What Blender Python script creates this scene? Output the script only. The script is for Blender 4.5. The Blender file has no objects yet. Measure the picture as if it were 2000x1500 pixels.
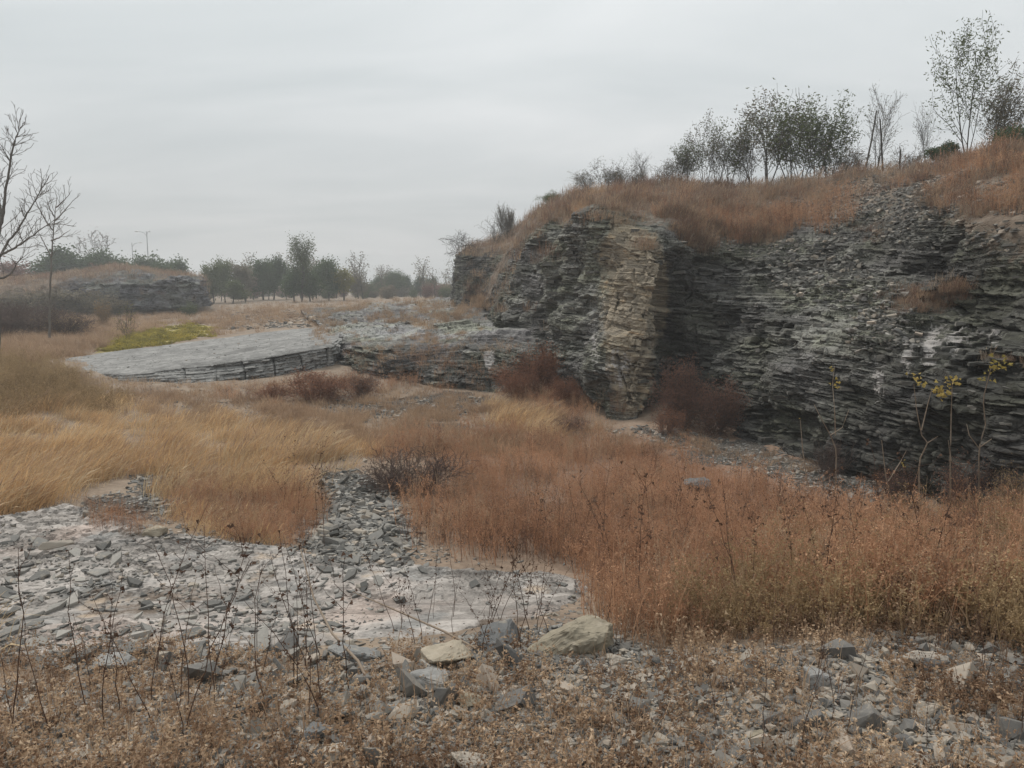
import bpy, math, random
import numpy as np
from mathutils import Vector, Matrix

# ------------------------------------------------------------------ camera, sky, sun, exposure
SC = bpy.context.scene
EYE = 1.65
PITCH = math.atan(185.0 / 1500.0)
cam_d = bpy.data.cameras.new('camera')
cam_d.sensor_width = 36.0
cam_d.lens = 27.0
cam_d.clip_start = 0.05
cam_d.clip_end = 3000.0
cam = bpy.data.objects.new('camera', cam_d)
SC.collection.objects.link(cam)
cam.location = (0, 0, EYE)
cam.rotation_euler = (math.pi / 2 - PITCH, 0, 0)
SC.camera = cam

SUN_EL, SUN_AZ = math.radians(52), math.radians(-38)      # azimuth from +Y towards +X
world = bpy.data.worlds.new('World')
SC.world = world
world.use_nodes = True
wt = world.node_tree
for n in list(wt.nodes):
    wt.nodes.remove(n)
def wn(t, **k):
    n = wt.nodes.new(t)
    for a, b in k.items():
        setattr(n, a, b)
    return n
w_out = wn('ShaderNodeOutputWorld')
w_bg = wn('ShaderNodeBackground')
w_bg.inputs['Strength'].default_value = 0.11
w_sky = wn('ShaderNodeTexSky', sky_type='NISHITA', sun_disc=False, sun_elevation=SUN_EL, sun_rotation=SUN_AZ)
w_sky.air_density = 1.0
w_sky.dust_density = 3.0
w_tc = wn('ShaderNodeTexCoord')
w_sep = wn('ShaderNodeSeparateXYZ')
wt.links.new(w_tc.outputs['Generated'], w_sep.inputs[0])
def wmath(op, a, b=None):
    m = wn('ShaderNodeMath', operation=op)
    for i, v in enumerate((a, b)):
        if v is None: continue
        if isinstance(v, (int, float)): m.inputs[i].default_value = v
        else: wt.links.new(v, m.inputs[i])
    return m.outputs[0]
zz = wmath('ADD', wmath('MAXIMUM', w_sep.outputs[2], 0.0), 0.22)
w_cmb = wn('ShaderNodeCombineXYZ')
wt.links.new(wmath('DIVIDE', w_sep.outputs[0], zz), w_cmb.inputs[0])
wt.links.new(wmath('DIVIDE', w_sep.outputs[1], zz), w_cmb.inputs[1])
w_map = wn('ShaderNodeMapping')
w_map.inputs['Rotation'].default_value = (0, 0, math.radians(28))
w_map.inputs['Scale'].default_value = (0.55, 1.25, 1)
wt.links.new(w_cmb.outputs[0], w_map.inputs[0])
w_n1 = wn('ShaderNodeTexNoise')
w_n1.inputs['Scale'].default_value = 1.3
w_n1.inputs['Detail'].default_value = 5
w_n1.inputs['Roughness'].default_value = 0.5
w_n1.inputs['Distortion'].default_value = 0.4
wt.links.new(w_map.outputs[0], w_n1.inputs['Vector'])
w_r = wn('ShaderNodeValToRGB')
w_r.color_ramp.elements[0].position = 0.30
w_r.color_ramp.elements[0].color = (0.80, 0.835, 0.85, 1)
w_r.color_ramp.elements[1].position = 0.72
w_r.color_ramp.elements[1].color = (1.17, 1.15, 1.15, 1)
wt.links.new(w_n1.outputs['Fac'], w_r.inputs[0])
# brightness of the cloud deck rises gently from the horizon to the zenith (overcast sky)
w_g = wn('ShaderNodeValToRGB')
w_g.color_ramp.elements[0].position = 0.0
w_g.color_ramp.elements[0].color = (0.425, 0.428, 0.428, 1)
w_g.color_ramp.elements[1].position = 0.62
w_g.color_ramp.elements[1].color = (0.72, 0.75, 0.75, 1)
e = w_g.color_ramp.elements.new(0.25)
e.color = (0.53, 0.553, 0.556, 1)
wt.links.new(w_sep.outputs[2], w_g.inputs[0])
w_mul = wn('ShaderNodeMixRGB', blend_type='MULTIPLY')
w_mul.inputs[0].default_value = 1
wt.links.new(w_g.outputs[0], w_mul.inputs[1])
wt.links.new(w_r.outputs[0], w_mul.inputs[2])
w_sc = wn('ShaderNodeVectorMath', operation='SCALE')
w_sc.inputs['Scale'].default_value = 1.0 / 0.11
wt.links.new(w_mul.outputs[0], w_sc.inputs[0])
w_mix = wn('ShaderNodeMixRGB')
w_mix.inputs[0].default_value = 0.96
wt.links.new(w_sky.outputs[0], w_mix.inputs[1])
wt.links.new(w_sc.outputs[0], w_mix.inputs[2])
wt.links.new(w_mix.outputs[0], w_bg.inputs['Color'])
wt.links.new(w_bg.outputs[0], w_out.inputs['Surface'])

sun_d = bpy.data.lights.new('sun', 'SUN')
sun_d.energy = 1.9
sun_d.angle = math.radians(16)
sun_d.color = (1.0, 0.95, 0.88)
sun = bpy.data.objects.new('sun', sun_d)
SC.collection.objects.link(sun)
_sd = Vector((math.sin(SUN_AZ) * math.cos(SUN_EL), math.cos(SUN_AZ) * math.cos(SUN_EL), math.sin(SUN_EL)))
sun.rotation_euler = _sd.to_track_quat('Z', 'Y').to_euler()

SC.view_settings.view_transform = 'Standard'
SC.view_settings.look = 'None'
SC.view_settings.exposure = 0.42
SC.view_settings.gamma = 1.0
SC.view_settings.use_curve_mapping = False
SC.cycles.max_bounces = 6
SC.cycles.diffuse_bounces = 3

# ------------------------------------------------------------------ helpers
C = SC.collection
rng = np.random.default_rng(7)
random.seed(7)
CP, SP = math.cos(PITCH), math.sin(PITCH)

def pix(px, py, D):
    """world point at forward distance D seen at photo pixel (2000x1500)"""
    xr = (px - 1000.0) / 1500.0
    yu = (750.0 - py) / 1500.0
    Y = CP + SP * yu
    Z = -SP + CP * yu
    t = D / Y
    return np.array([xr * t, D, EYE + Z * t])

def pixz(px, py, z):
    xr = (px - 1000.0) / 1500.0
    yu = (750.0 - py) / 1500.0
    Y = CP + SP * yu
    Z = -SP + CP * yu
    t = (z - EYE) / Z
    return np.array([xr * t, Y * t, z])

def proj(P):
    P = np.asarray(P, float)
    x, y, z = P[..., 0], P[..., 1], P[..., 2] - EYE
    f = y * CP - z * SP
    u = y * SP + z * CP
    f = np.where(f < 0.05, 0.05, f)
    return 1000 + 1500 * x / f, 750 - 1500 * u / f

def _h(ix, iy, iz, seed):
    h = (ix.astype(np.int64) * 374761393 + iy.astype(np.int64) * 668265263 + iz.astype(np.int64) * 2147483647 + seed * 974711) & 0xffffffff
    h = ((h ^ (h >> 13)) * 1274126177) & 0xffffffff
    h = ((h ^ (h >> 16)) * 2246822519) & 0xffffffff
    h = h ^ (h >> 15)
    return (h & 0xffffff) / float(0xffffff)

def hsh(a, b, seed=0):
    a = np.floor(a).astype(np.int64)
    b = np.floor(b).astype(np.int64)
    return _h(a, b, np.zeros_like(a), seed)

def vn(x, y, z, seed=0):
    x, y, z = np.broadcast_arrays(x, y, z)
    ix, iy, iz = np.floor(x), np.floor(y), np.floor(z)
    fx, fy, fz = x - ix, y - iy, z - iz
    fx = fx * fx * (3 - 2 * fx); fy = fy * fy * (3 - 2 * fy); fz = fz * fz * (3 - 2 * fz)
    ix, iy, iz = ix.astype(np.int64), iy.astype(np.int64), iz.astype(np.int64)
    r = 0
    for dx in (0, 1):
        wx = fx if dx else 1 - fx
        for dy in (0, 1):
            wy = fy if dy else 1 - fy
            for dz in (0, 1):
                wz = fz if dz else 1 - fz
                r = r + wx * wy * wz * _h(ix + dx, iy + dy, iz + dz, seed)
    return r * 2 - 1

def fbm(x, y, z=0.0, oct=4, seed=0, gain=0.5):
    x = np.asarray(x, float); y = np.asarray(y, float); z = np.asarray(z, float)
    s, a, f = 0, 1.0, 1.0
    for i in range(oct):
        s = s + a * vn(x * f + 13.7 * i, y * f + 7.1 * i, z * f + 3.3 * i, seed + i)
        a *= gain; f *= 2.03
    return s

def mk_mesh(name, V, F=None, Q=None, attrs=None, smooth=False, cattrs=None):
    V = np.ascontiguousarray(V, dtype=np.float32).reshape(-1, 3)
    me = bpy.data.meshes.new(name)
    me.vertices.add(len(V))
    me.vertices.foreach_set('co', V.ravel())
    loops, starts, n0 = [], [], 0
    for A in (F, Q):
        if A is None or len(A) == 0: continue
        A = np.asarray(A, dtype=np.int32)
        loops.append(A.ravel())
        starts.append(n0 + np.arange(len(A), dtype=np.int32) * A.shape[1])
        n0 += A.size
    if loops:
        L = np.concatenate(loops).astype(np.int32); S = np.concatenate(starts).astype(np.int32)
        me.loops.add(len(L)); me.loops.foreach_set('vertex_index', L)
        me.polygons.add(len(S)); me.polygons.foreach_set('loop_start', S)
        me.update(calc_edges=True)
        me.polygons.foreach_set('use_smooth', np.full(len(S), bool(smooth), dtype=bool))
    for k, v in (attrs or {}).items():
        v = np.asarray(v)
        if v.ndim == 1 and v.dtype.kind in 'iu':
            a = me.attributes.new(k, 'INT', 'POINT'); a.data.foreach_set('value', v.astype(np.int32))
        elif v.ndim == 1:
            a = me.attributes.new(k, 'FLOAT', 'POINT'); a.data.foreach_set('value', v.astype(np.float32))
        else:
            a = me.attributes.new(k, 'FLOAT_VECTOR', 'POINT'); a.data.foreach_set('vector', v.astype(np.float32).ravel())
    return me

def obj(name, me, mat=None, parent=None, kind=None, label=None, cat=None, group=None, link=True):
    o = bpy.data.objects.new(name, me)
    if me is not None and mat is not None and len(me.materials) == 0:
        me.materials.append(mat)
    if link: C.objects.link(o)
    if parent is not None: o.parent = parent
    if kind: o['kind'] = kind
    if label: o['label'] = label
    if cat: o['category'] = cat
    if group: o['group'] = group
    return o

def grid_quads(nv, nu):
    i = np.arange(nv - 1)[:, None] * nu + np.arange(nu - 1)[None, :]
    return np.stack([i, i + 1, i + nu + 1, i + nu], -1).reshape(-1, 4)

def blob(x, y, cx, cy, rx, ry):
    return np.exp(-(((x - cx) / rx) ** 2 + ((y - cy) / ry) ** 2))

def inpoly(x, y, poly):
    x = np.asarray(x, float); y = np.asarray(y, float)
    r = np.zeros(x.shape, bool)
    n = len(poly)
    for i in range(n):
        x0, y0 = poly[i]; x1, y1 = poly[(i + 1) % n]
        if y0 == y1: continue
        c = ((y0 > y) != (y1 > y)) & (x < (x1 - x0) * (y - y0) / (y1 - y0) + x0)
        r ^= c
    return r

def sstep(a, b, x):
    t = np.clip((x - a) / (b - a), 0, 1)
    return t * t * (3 - 2 * t)

# ------------------------------------------------------------------ materials
def new_mat(name, rough=0.9):
    m = bpy.data.materials.new(name)
    m.use_nodes = True
    nt = m.node_tree
    b = nt.nodes['Principled BSDF']
    b.inputs['Roughness'].default_value = rough
    b.inputs['Specular IOR Level'].default_value = 0.25
    return m, nt, b

class NT:
    def __init__(s, nt): s.nt = nt
    def n(s, t, **k):
        n = s.nt.nodes.new(t)
        for a, b in k.items(): setattr(n, a, b)
        return n
    def lk(s, a, b): s.nt.links.new(a, b)
    def val(s, sock, v):
        if isinstance(v, (int, float)): sock.default_value = v
        elif isinstance(v, (tuple, list)): sock.default_value = v if len(v) != 3 or sock.type == 'VECTOR' else (*v, 1)
        else: s.lk(v, sock)
    def math(s, op, a, b=0.0, clamp=False):
        m = s.n('ShaderNodeMath', operation=op, use_clamp=clamp)
        s.val(m.inputs[0], a); s.val(m.inputs[1], b)
        return m.outputs[0]
    def attr(s, name):
        a = s.n('ShaderNodeAttribute', attribute_name=name)
        return a
    def noise(s, vec, scale, detail=4, rough=0.55, dist=0.0, stretch=None, rot=None):
        if stretch or rot:
            mp = s.n('ShaderNodeMapping')
            if stretch: mp.inputs['Scale'].default_value = stretch
            if rot: mp.inputs['Rotation'].default_value = rot
            s.lk(vec, mp.inputs[0]); vec = mp.outputs[0]
        t = s.n('ShaderNodeTexNoise')
        t.inputs['Scale'].default_value = scale
        t.inputs['Detail'].default_value = detail
        t.inputs['Roughness'].default_value = rough
        t.inputs['Distortion'].default_value = dist
        s.lk(vec, t.inputs['Vector'])
        return t.outputs['Fac']
    def ramp(s, fac, stops):
        r = s.n('ShaderNodeValToRGB')
        el = r.color_ramp.elements
        while len(el) > 1: el.remove(el[-1])
        el[0].position = stops[0][0]; el[0].color = (*stops[0][1], 1)
        for p, c in stops[1:]:
            e = el.new(p); e.color = (*c, 1)
        s.lk(fac, r.inputs[0])
        return r.outputs[0]
    def mix(s, fac, a, b, mode='MIX'):
        m = s.n('ShaderNodeMixRGB', blend_type=mode)
        s.val(m.inputs[0], fac); s.val(m.inputs[1], a); s.val(m.inputs[2], b)
        return m.outputs[0]
    def step(s, x, a, b):
        r = s.n('ShaderNodeMapRange', interpolation_type='SMOOTHSTEP')
        s.val(r.inputs['Value'], x)
        r.inputs['From Min'].default_value = a; r.inputs['From Max'].default_value = b
        return r.outputs[0]
    def bump(s, h, dist, strength, bsdf, normal=None):
        b = s.n('ShaderNodeBump')
        b.inputs['Distance'].default_value = dist
        b.inputs['Strength'].default_value = strength
        s.lk(h, b.inputs['Height'])
        if normal is not None: s.lk(normal, b.inputs['Normal'])
        if bsdf is not None: s.lk(b.outputs[0], bsdf.inputs['Normal'])
        return b.outputs[0]

def make_cliff_mat(name, dark=(0.033, 0.032, 0.028), mid=(0.098, 0.096, 0.084), lite=(0.21, 0.205, 0.182)):
    m, nt, b = new_mat(name)
    N = NT(nt)
    pos = N.n('ShaderNodeNewGeometry').outputs['Position']
    bed = N.attr('bed').outputs['Fac']
    rock = N.attr('rock').outputs['Fac']
    beige = N.attr('beige').outputs['Fac']
    white = N.attr('white').outputs['Fac']
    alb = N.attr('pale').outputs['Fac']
    n1 = N.noise(pos, 1.1, 6, 0.62)
    n2 = N.noise(pos, 3.0, 6, 0.65, stretch=(1, 1, 5))
    n3 = N.noise(pos, 22, 5, 0.7, stretch=(1, 1, 2.0))
    v = N.math('ADD', N.math('MULTIPLY', n2, 0.5), N.math('MULTIPLY', bed, 0.36))
    v = N.math('ADD', v, N.math('MULTIPLY', N.math('SUBTRACT', n1, 0.5), 0.5))
    v = N.math('ADD', v, N.math('MULTIPLY', N.math('SUBTRACT', n3, 0.5), 0.8))
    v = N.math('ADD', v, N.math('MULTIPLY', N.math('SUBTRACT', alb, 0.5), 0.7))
    col = N.ramp(v, [(0.12, dark), (0.42, mid), (0.66, lite), (0.92, (0.33, 0.33, 0.31))])
    vc = N.n('ShaderNodeTexVoronoi', feature='DISTANCE_TO_EDGE'); vc.inputs['Scale'].default_value = 4.2
    mpv = N.n('ShaderNodeMapping'); mpv.inputs['Scale'].default_value = (1, 1, 2.6); N.lk(pos, mpv.inputs[0])
    wv = N.n('ShaderNodeVectorMath', operation='ADD'); N.lk(mpv.outputs[0], wv.inputs[0])
    nw = N.n('ShaderNodeTexNoise'); nw.inputs['Scale'].default_value = 6; N.lk(pos, nw.inputs['Vector'])
    sv = N.n('ShaderNodeVectorMath', operation='SCALE'); sv.inputs['Scale'].default_value = .22; N.lk(nw.outputs['Color'], sv.inputs[0]); N.lk(sv.outputs[0], wv.inputs[1])
    N.lk(wv.outputs[0], vc.inputs['Vector'])
    crack = N.step(vc.outputs['Distance'], 0.0, 0.07)
    col = N.mix(N.math('SUBTRACT', 0.75, N.math('MULTIPLY', crack, 0.75)), col, (0.022, 0.021, 0.019))
    # greenish and purple-grey beds
    hue = N.noise(pos, 0.55, 3, 0.5, stretch=(1, 1, 2.2))
    col = N.mix(N.step(hue, 0.5, 0.62), col, N.mix(0.7, col, (0.75, 0.72, 0.80), 'MULTIPLY'))
    col = N.mix(N.step(hue, 0.5, 0.36), col, N.mix(0.8, col, (0.97, 1.0, 0.84), 'MULTIPLY'))
    # beige limestone
    bn = N.noise(pos, 2.2, 6, 0.7)
    bc = N.ramp(N.math('ADD', N.math('MULTIPLY', bn, 0.75), N.math('MULTIPLY', bed, 0.28)),
                [(0.28, (0.09, 0.075, 0.055)), (0.45, (0.21, 0.175, 0.13)), (0.62, (0.34, 0.28, 0.20)), (0.78, (0.42, 0.26, 0.13))])
    bf = N.step(N.math('ADD', beige, N.math('MULTIPLY', N.math('SUBTRACT', N.noise(pos, 2.6, 6, 0.75), 0.5), 1.3)), 0.38, 0.66)
    col = N.mix(N.math('MULTIPLY', bf, 0.85), col, bc)
    # pale lime streaks that ran down the face
    st = N.noise(pos, 2.6, 5, 0.65, dist=0.15, stretch=(3.4, 3.4, 0.20))
    st2 = N.noise(pos, 9, 4, 0.7, stretch=(1.0, 1.0, 0.8))
    sf = N.step(N.math('ADD', N.math('MULTIPLY', N.math('ADD', st, N.math('MULTIPLY', st2, 0.5)), 0.8), N.math('MULTIPLY', N.math('MINIMUM', white, 1.0), 0.42)), 0.90, 1.02)
    col = N.mix(N.math('MULTIPLY', sf, N.math('MULTIPLY', white, 1.0, True)), col, (0.33, 0.31, 0.295))
    # soil, dead litter
    sn = N.noise(pos, 5, 6, 0.7)
    soil = N.ramp(sn, [(0.3, (0.075, 0.055, 0.042)), (0.5, (0.15, 0.115, 0.086)), (0.7, (0.23, 0.18, 0.14))])
    rf = N.step(N.math('ADD', rock, N.math('MULTIPLY', N.math('SUBTRACT', sn, 0.5), 0.9)), 0.36, 0.56)
    col = N.mix(rf, soil, col)
    N.lk(col, b.inputs['Base Color'])
    h = N.math('ADD', N.math('MULTIPLY', n3, 0.6), N.math('MULTIPLY', N.noise(pos, 60, 3, 0.6), 0.3))
    h = N.math('ADD', h, N.math('MULTIPLY', crack, 0.7))
    h = N.math('ADD', h, N.math('MULTIPLY', n2, 0.8))
    N.bump(h, 0.022, 0.7, b)
    return m

def make_slab_mat(name, a=(0.17, 0.165, 0.155), c=(0.33, 0.33, 0.315), pink=0.0):
    m, nt, b = new_mat(name)
    N = NT(nt)
    pos = N.n('ShaderNodeNewGeometry').outputs['Position']
    bed = N.attr('bed').outputs['Fac']
    rock = N.attr('rock').outputs['Fac']
    n1 = N.noise(pos, 0.9, 6, 0.62)
    n2 = N.noise(pos, 6.0, 6, 0.7, stretch=(1, 1, 3))
    n3 = N.noise(pos, 45, 4, 0.65)
    v = N.math('ADD', N.math('MULTIPLY', n1, 0.45), N.math('MULTIPLY', n2, 0.42))
    v = N.math('ADD', v, N.math('MULTIPLY', N.math('SUBTRACT', n3, 0.5), 0.4))
    v = N.math('ADD', v, N.math('MULTIPLY', N.math('SUBTRACT', bed, 0.5), 0.12))
    ck = N.n('ShaderNodeTexVoronoi', feature='DISTANCE_TO_EDGE'); ck.inputs['Scale'].default_value = 1.3
    cn = N.n('ShaderNodeTexNoise'); cn.inputs['Scale'].default_value = 2.5; cn.inputs['Detail'].default_value = 5; N.lk(pos, cn.inputs['Vector'])
    cs = N.n('ShaderNodeVectorMath', operation='SCALE'); cs.inputs['Scale'].default_value = .8; N.lk(cn.outputs['Color'], cs.inputs[0])
    ca = N.n('ShaderNodeVectorMath', operation='ADD'); N.lk(pos, ca.inputs[0]); N.lk(cs.outputs[0], ca.inputs[1]); N.lk(ca.outputs[0], ck.inputs['Vector'])
    crk = N.step(ck.outputs['Distance'], 0.0, 0.02)
    v = N.math('SUBTRACT', v, N.math('MULTIPLY', N.math('SUBTRACT', 1.0, crk), 0.22))
    fl = N.n('ShaderNodeTexVoronoi'); fl.inputs['Scale'].default_value = 7
    mp_ = N.n('ShaderNodeMapping'); mp_.inputs['Scale'].default_value = (.55, 1, 1); N.lk(pos, mp_.inputs[0]); N.lk(mp_.outputs[0], fl.inputs['Vector'])
    fs_ = N.n('ShaderNodeSeparateColor'); N.lk(fl.outputs['Color'], fs_.inputs[0])
    v = N.math('ADD', v, N.math('MULTIPLY', N.math('SUBTRACT', fs_.outputs[0], 0.5), 0.16))
    d = tuple(x * 0.4 for x in a)
    col = N.ramp(v, [(0.15, d), (0.36, a), (0.56, c), (0.8, tuple(min(1, x * 1.35) for x in c))])
    if pink:
        pn = N.noise(pos, 0.75, 5, 0.6)
        col = N.mix(N.math('MULTIPLY', N.step(pn, 0.5, 0.66), pink), col, N.mix(1.0, col, (1.08, 0.96, 0.91), 'MULTIPLY'))
        qn = N.noise(pos, 1.6, 4, 0.6, rot=(0, 0, 1.1))
        col = N.mix(N.math('MULTIPLY', N.step(qn, 0.60, 0.72), 0.55), col, (0.42, 0.31, 0.21))
        gn = N.noise(pos, 1.3, 5, 0.6, rot=(0, 0, 0.4))
        col = N.mix(N.math('MULTIPLY', N.step(gn, 0.54, 0.66), 0.7), col, N.mix(1.0, col, (0.60, 0.66, 0.70), 'MULTIPLY'))
    sn = N.noise(pos, 7, 6, 0.7)
    soil = N.ramp(sn, [(0.3, (0.075, 0.058, 0.045)), (0.5, (0.15, 0.115, 0.088)), (0.7, (0.23, 0.185, 0.145))])
    rf = N.step(N.math('ADD', rock, N.math('MULTIPLY', N.math('SUBTRACT', sn, 0.5), 0.9)), 0.30, 0.55)
    col = N.mix(rf, soil, col)
    N.lk(col, b.inputs['Base Color'])
    h = N.math('ADD', N.math('MULTIPLY', n3, 0.4), N.math('MULTIPLY', n2, 1.0))
    N.bump(h, 0.012, 0.6, b)
    return m

def make_ground_mat():
    m, nt, b = new_mat('ground_soil', 0.95)
    N = NT(nt)
    pos = N.n('ShaderNodeNewGeometry').outputs['Position']
    grav = N.attr('gravel').outputs['Fac']
    green = N.attr('green').outputs['Fac']
    red = N.attr('red').outputs['Fac']
    n1 = N.noise(pos, 1.2, 6, 0.65)
    n2 = N.noise(pos, 14, 5, 0.7)
    soil = N.ramp(N.math('ADD', N.math('MULTIPLY', n1, 0.5), N.math('MULTIPLY', n2, 0.5)),
                  [(0.3, (0.10, 0.075, 0.056)), (0.5, (0.21, 0.16, 0.118)), (0.68, (0.31, 0.25, 0.19))])
    soil = N.mix(N.math('MULTIPLY', red, 0.7), soil, N.mix(1.0, soil, (1.0, 0.66, 0.55), 'MULTIPLY'))
    vor = N.n('ShaderNodeTexVoronoi'); vor.inputs['Scale'].default_value = 38
    N.lk(pos, vor.inputs['Vector'])
    vb = N.n('ShaderNodeSeparateColor'); N.lk(vor.outputs['Color'], vb.inputs[0])
    gcol = N.ramp(vb.outputs[0], [(0.0, (0.07, 0.066, 0.06)), (0.4, (0.12, 0.112, 0.10)), (0.75, (0.17, 0.155, 0.135)), (1.0, (0.23, 0.20, 0.17))])
    gcol = N.mix(N.step(vor.outputs['Distance'], 0.42, 0.62), gcol, (0.06, 0.048, 0.038))
    gf = N.step(N.math('ADD', grav, N.math('MULTIPLY', N.math('SUBTRACT', n1, 0.5), 1.6)), 0.35, 0.9)
    col = N.mix(gf, soil, gcol)
    gg = N.ramp(N.noise(pos, 3.0, 5, 0.7), [(0.35, (0.15, 0.12, 0.05)), (0.5, (0.26, 0.22, 0.07)), (0.62, (0.42, 0.34, 0.08))])
    col = N.mix(N.step(N.math('ADD', green, N.math('MULTIPLY', N.math('SUBTRACT', n2, 0.5), 0.8)), 0.4, 0.7), col, gg)
    N.lk(col, b.inputs['Base Color'])
    h = N.math('ADD', N.math('MULTIPLY', n2, 0.6), N.math('MULTIPLY', vor.outputs['Distance'], N.math('MULTIPLY', gf, -1.2)))
    N.bump(h, 0.03, 0.8, b)
    return m

M_cliff = make_cliff_mat('dark_limestone')
M_far_rock = make_cliff_mat('far_rock', (0.05, 0.05, 0.05), (0.12, 0.12, 0.12), (0.20, 0.20, 0.20))
M_slab = make_slab_mat('grey_limestone', (0.15, 0.147, 0.14), (0.27, 0.263, 0.25))
M_sheet = make_slab_mat('pale_bedrock', (0.21, 0.19, 0.172), (0.40, 0.365, 0.335), pink=0.9)
M_bench = make_cliff_mat('bench_limestone', (0.04, 0.039, 0.035), (0.11, 0.106, 0.097), (0.235, 0.228, 0.212))
M_ground = make_ground_mat()

# ------------------------------------------------------------------ ground height from surveyed points
ANCH = []
def G(px, py, z): ANCH.append(pixz(px, py, z))
for a in [(0,1500,-.02),(500,1500,0),(1000,1500,0),(1500,1500,0),(2000,1500,.05),(-600,1500,0),(2700,1500,.1),
          (0,1380,-.12),(500,1380,-.1),(1000,1370,-.02),(1500,1350,0),(2000,1350,.05),
          (0,1290,-.38),(500,1280,-.42),(800,1290,-.25),(1120,1262,-.06),(1320,1270,-.06),(1600,1220,-.12),(1950,1200,0),
          (-500,1200,-.55),(0,1180,-.62),(500,1180,-.66),(900,1180,-.62),(1150,1190,-.5),
          (0,1060,-.80),(300,1040,-.88),(650,1080,-.85),(950,1105,-.78),(1250,1110,-.72),(1600,1090,-.62),(1850,1090,-.40),(2100,1040,-.25),(2500,1100,-.1),
          (150,970,-1.0),(700,1000,-1.0),(1000,1000,-1.05),(1300,980,-1.15),(1600,1010,-1.1),(1950,1020,-.75),
          (-300,930,-.9),(100,900,-1.05),(500,900,-1.1),(900,900,-1.2),(1200,880,-1.25),(1500,920,-1.3),(1780,995,-1.3),
          (-300,800,-.75),(60,800,-.95),(400,800,-1.1),(700,800,-1.15),(1000,805,-1.15),(1250,840,-1.2),(1400,870,-1.28),
          (-100,720,-.6),(60,730,-.7),(200,745,-1.0),(450,755,-1.08),(700,760,-1.1),(950,765,-1.1),(1100,800,-1.15),
          (-300,650,-.4),(0,660,-.5),(150,690,-.85),(300,665,-.75),(430,640,-.5),(180,620,-.4),(0,610,-.15),(400,612,-.2),
          (560,620,-.1),(700,700,-.6)]:
    G(*a)
for (x, d, z) in [(-60,60,.1),(-20,60,.1),(-8,60,.45),(0,55,.8),(-3,42,.7),(10,60,.6),(40,60,.4),(-4,34,.25),(-9,36,.0),
                  (-80,100,.4),(-30,100,.45),(0,100,.5),(40,100,.5),(0,200,.2),(-120,200,.2),(120,200,.2),(0,500,0),(-300,500,0),(300,500,0),
                  (-40,30,0),(-30,10,-.2),(-12,3,-.1),(-10,0,0),(12,0,.2),(30,5,.5),(25,15,0),(20,25,0),(0,-3,0),(-30,-30,0),(30,-30,0),(0,-100,0),(0,-500,0),(300,-300,0),(-300,-300,0),(0,0,0)]:
    ANCH.append(np.array([x, d, z]))
ANCH = np.array(ANCH)
def _warp(x, y):
    r = np.hypot(x, y)
    k = np.log1p(r / 3.0) / np.maximum(r, 1e-6)
    k = np.where(r < 1e-4, 1 / 3.0, k)
    return np.stack([x * k * 1.6, y * k * 1.6], -1)
_A = _warp(ANCH[:, 0], ANCH[:, 1])
_K = np.sqrt(((_A[:, None] - _A[None]) ** 2).sum(-1) + 0.004)
_W = np.linalg.solve(_K + np.eye(len(_A)) * 0.01, ANCH[:, 2])
def ground_z(x, y):
    x = np.asarray(x, float); y = np.asarray(y, float)
    sh = x.shape
    p = _warp(x.ravel(), y.ravel())
    out = np.empty(len(p))
    for i in range(0, len(p), 20000):
        q = p[i:i + 20000]
        out[i:i + 20000] = np.sqrt(((q[:, None] - _A[None]) ** 2).sum(-1) + 0.004) @ _W
    r = np.hypot(x, y).ravel()
    out = out * sstep(900, 400, r)
    z = out.reshape(sh)
    r = np.hypot(x, y)
    z = z + 0.05 * fbm(x * .6, y * .6, oct=4, seed=3) * sstep(0.5, 8, r) + 0.018 * fbm(x * 3, y * 3, oct=3, seed=5)
    return z

# pixel polygons (photo pixels) of the rubble and gravel areas, used only to say what lies where on the ground
P_RUB1 = [(610, 930), (700, 915), (760, 960), (800, 1000), (800, 1060), (780, 1090), (640, 1080), (560, 1050), (640, 1000)]
P_RUB2 = [(250, 930), (320, 920), (345, 985), (330, 1020), (160, 1010), (170, 970), (250, 960)]
P_PATH = [(620, 790), (760, 778), (940, 775), (940, 800), (880, 825), (700, 815), (620, 812)]
P_PATH2 = [(1180, 840), (1260, 830), (1440, 862), (1640, 900), (1790, 950), (1790, 1000), (1640, 985), (1500, 930), (1380, 900)]
P_GRAV = [(640, 1290), (900, 1330), (1060, 1250), (1200, 1250), (1340, 1280), (1350, 1400), (1250, 1500), (560, 1500), (560, 1400)]
P_GRAVR = [(1700, 1200), (2000, 1180), (2000, 1500), (1650, 1500), (1600, 1380)]
P_GREEN = [(185, 690), (230, 655), (300, 640), (380, 632), (425, 640), (400, 655), (330, 668), (250, 684)]
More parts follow.
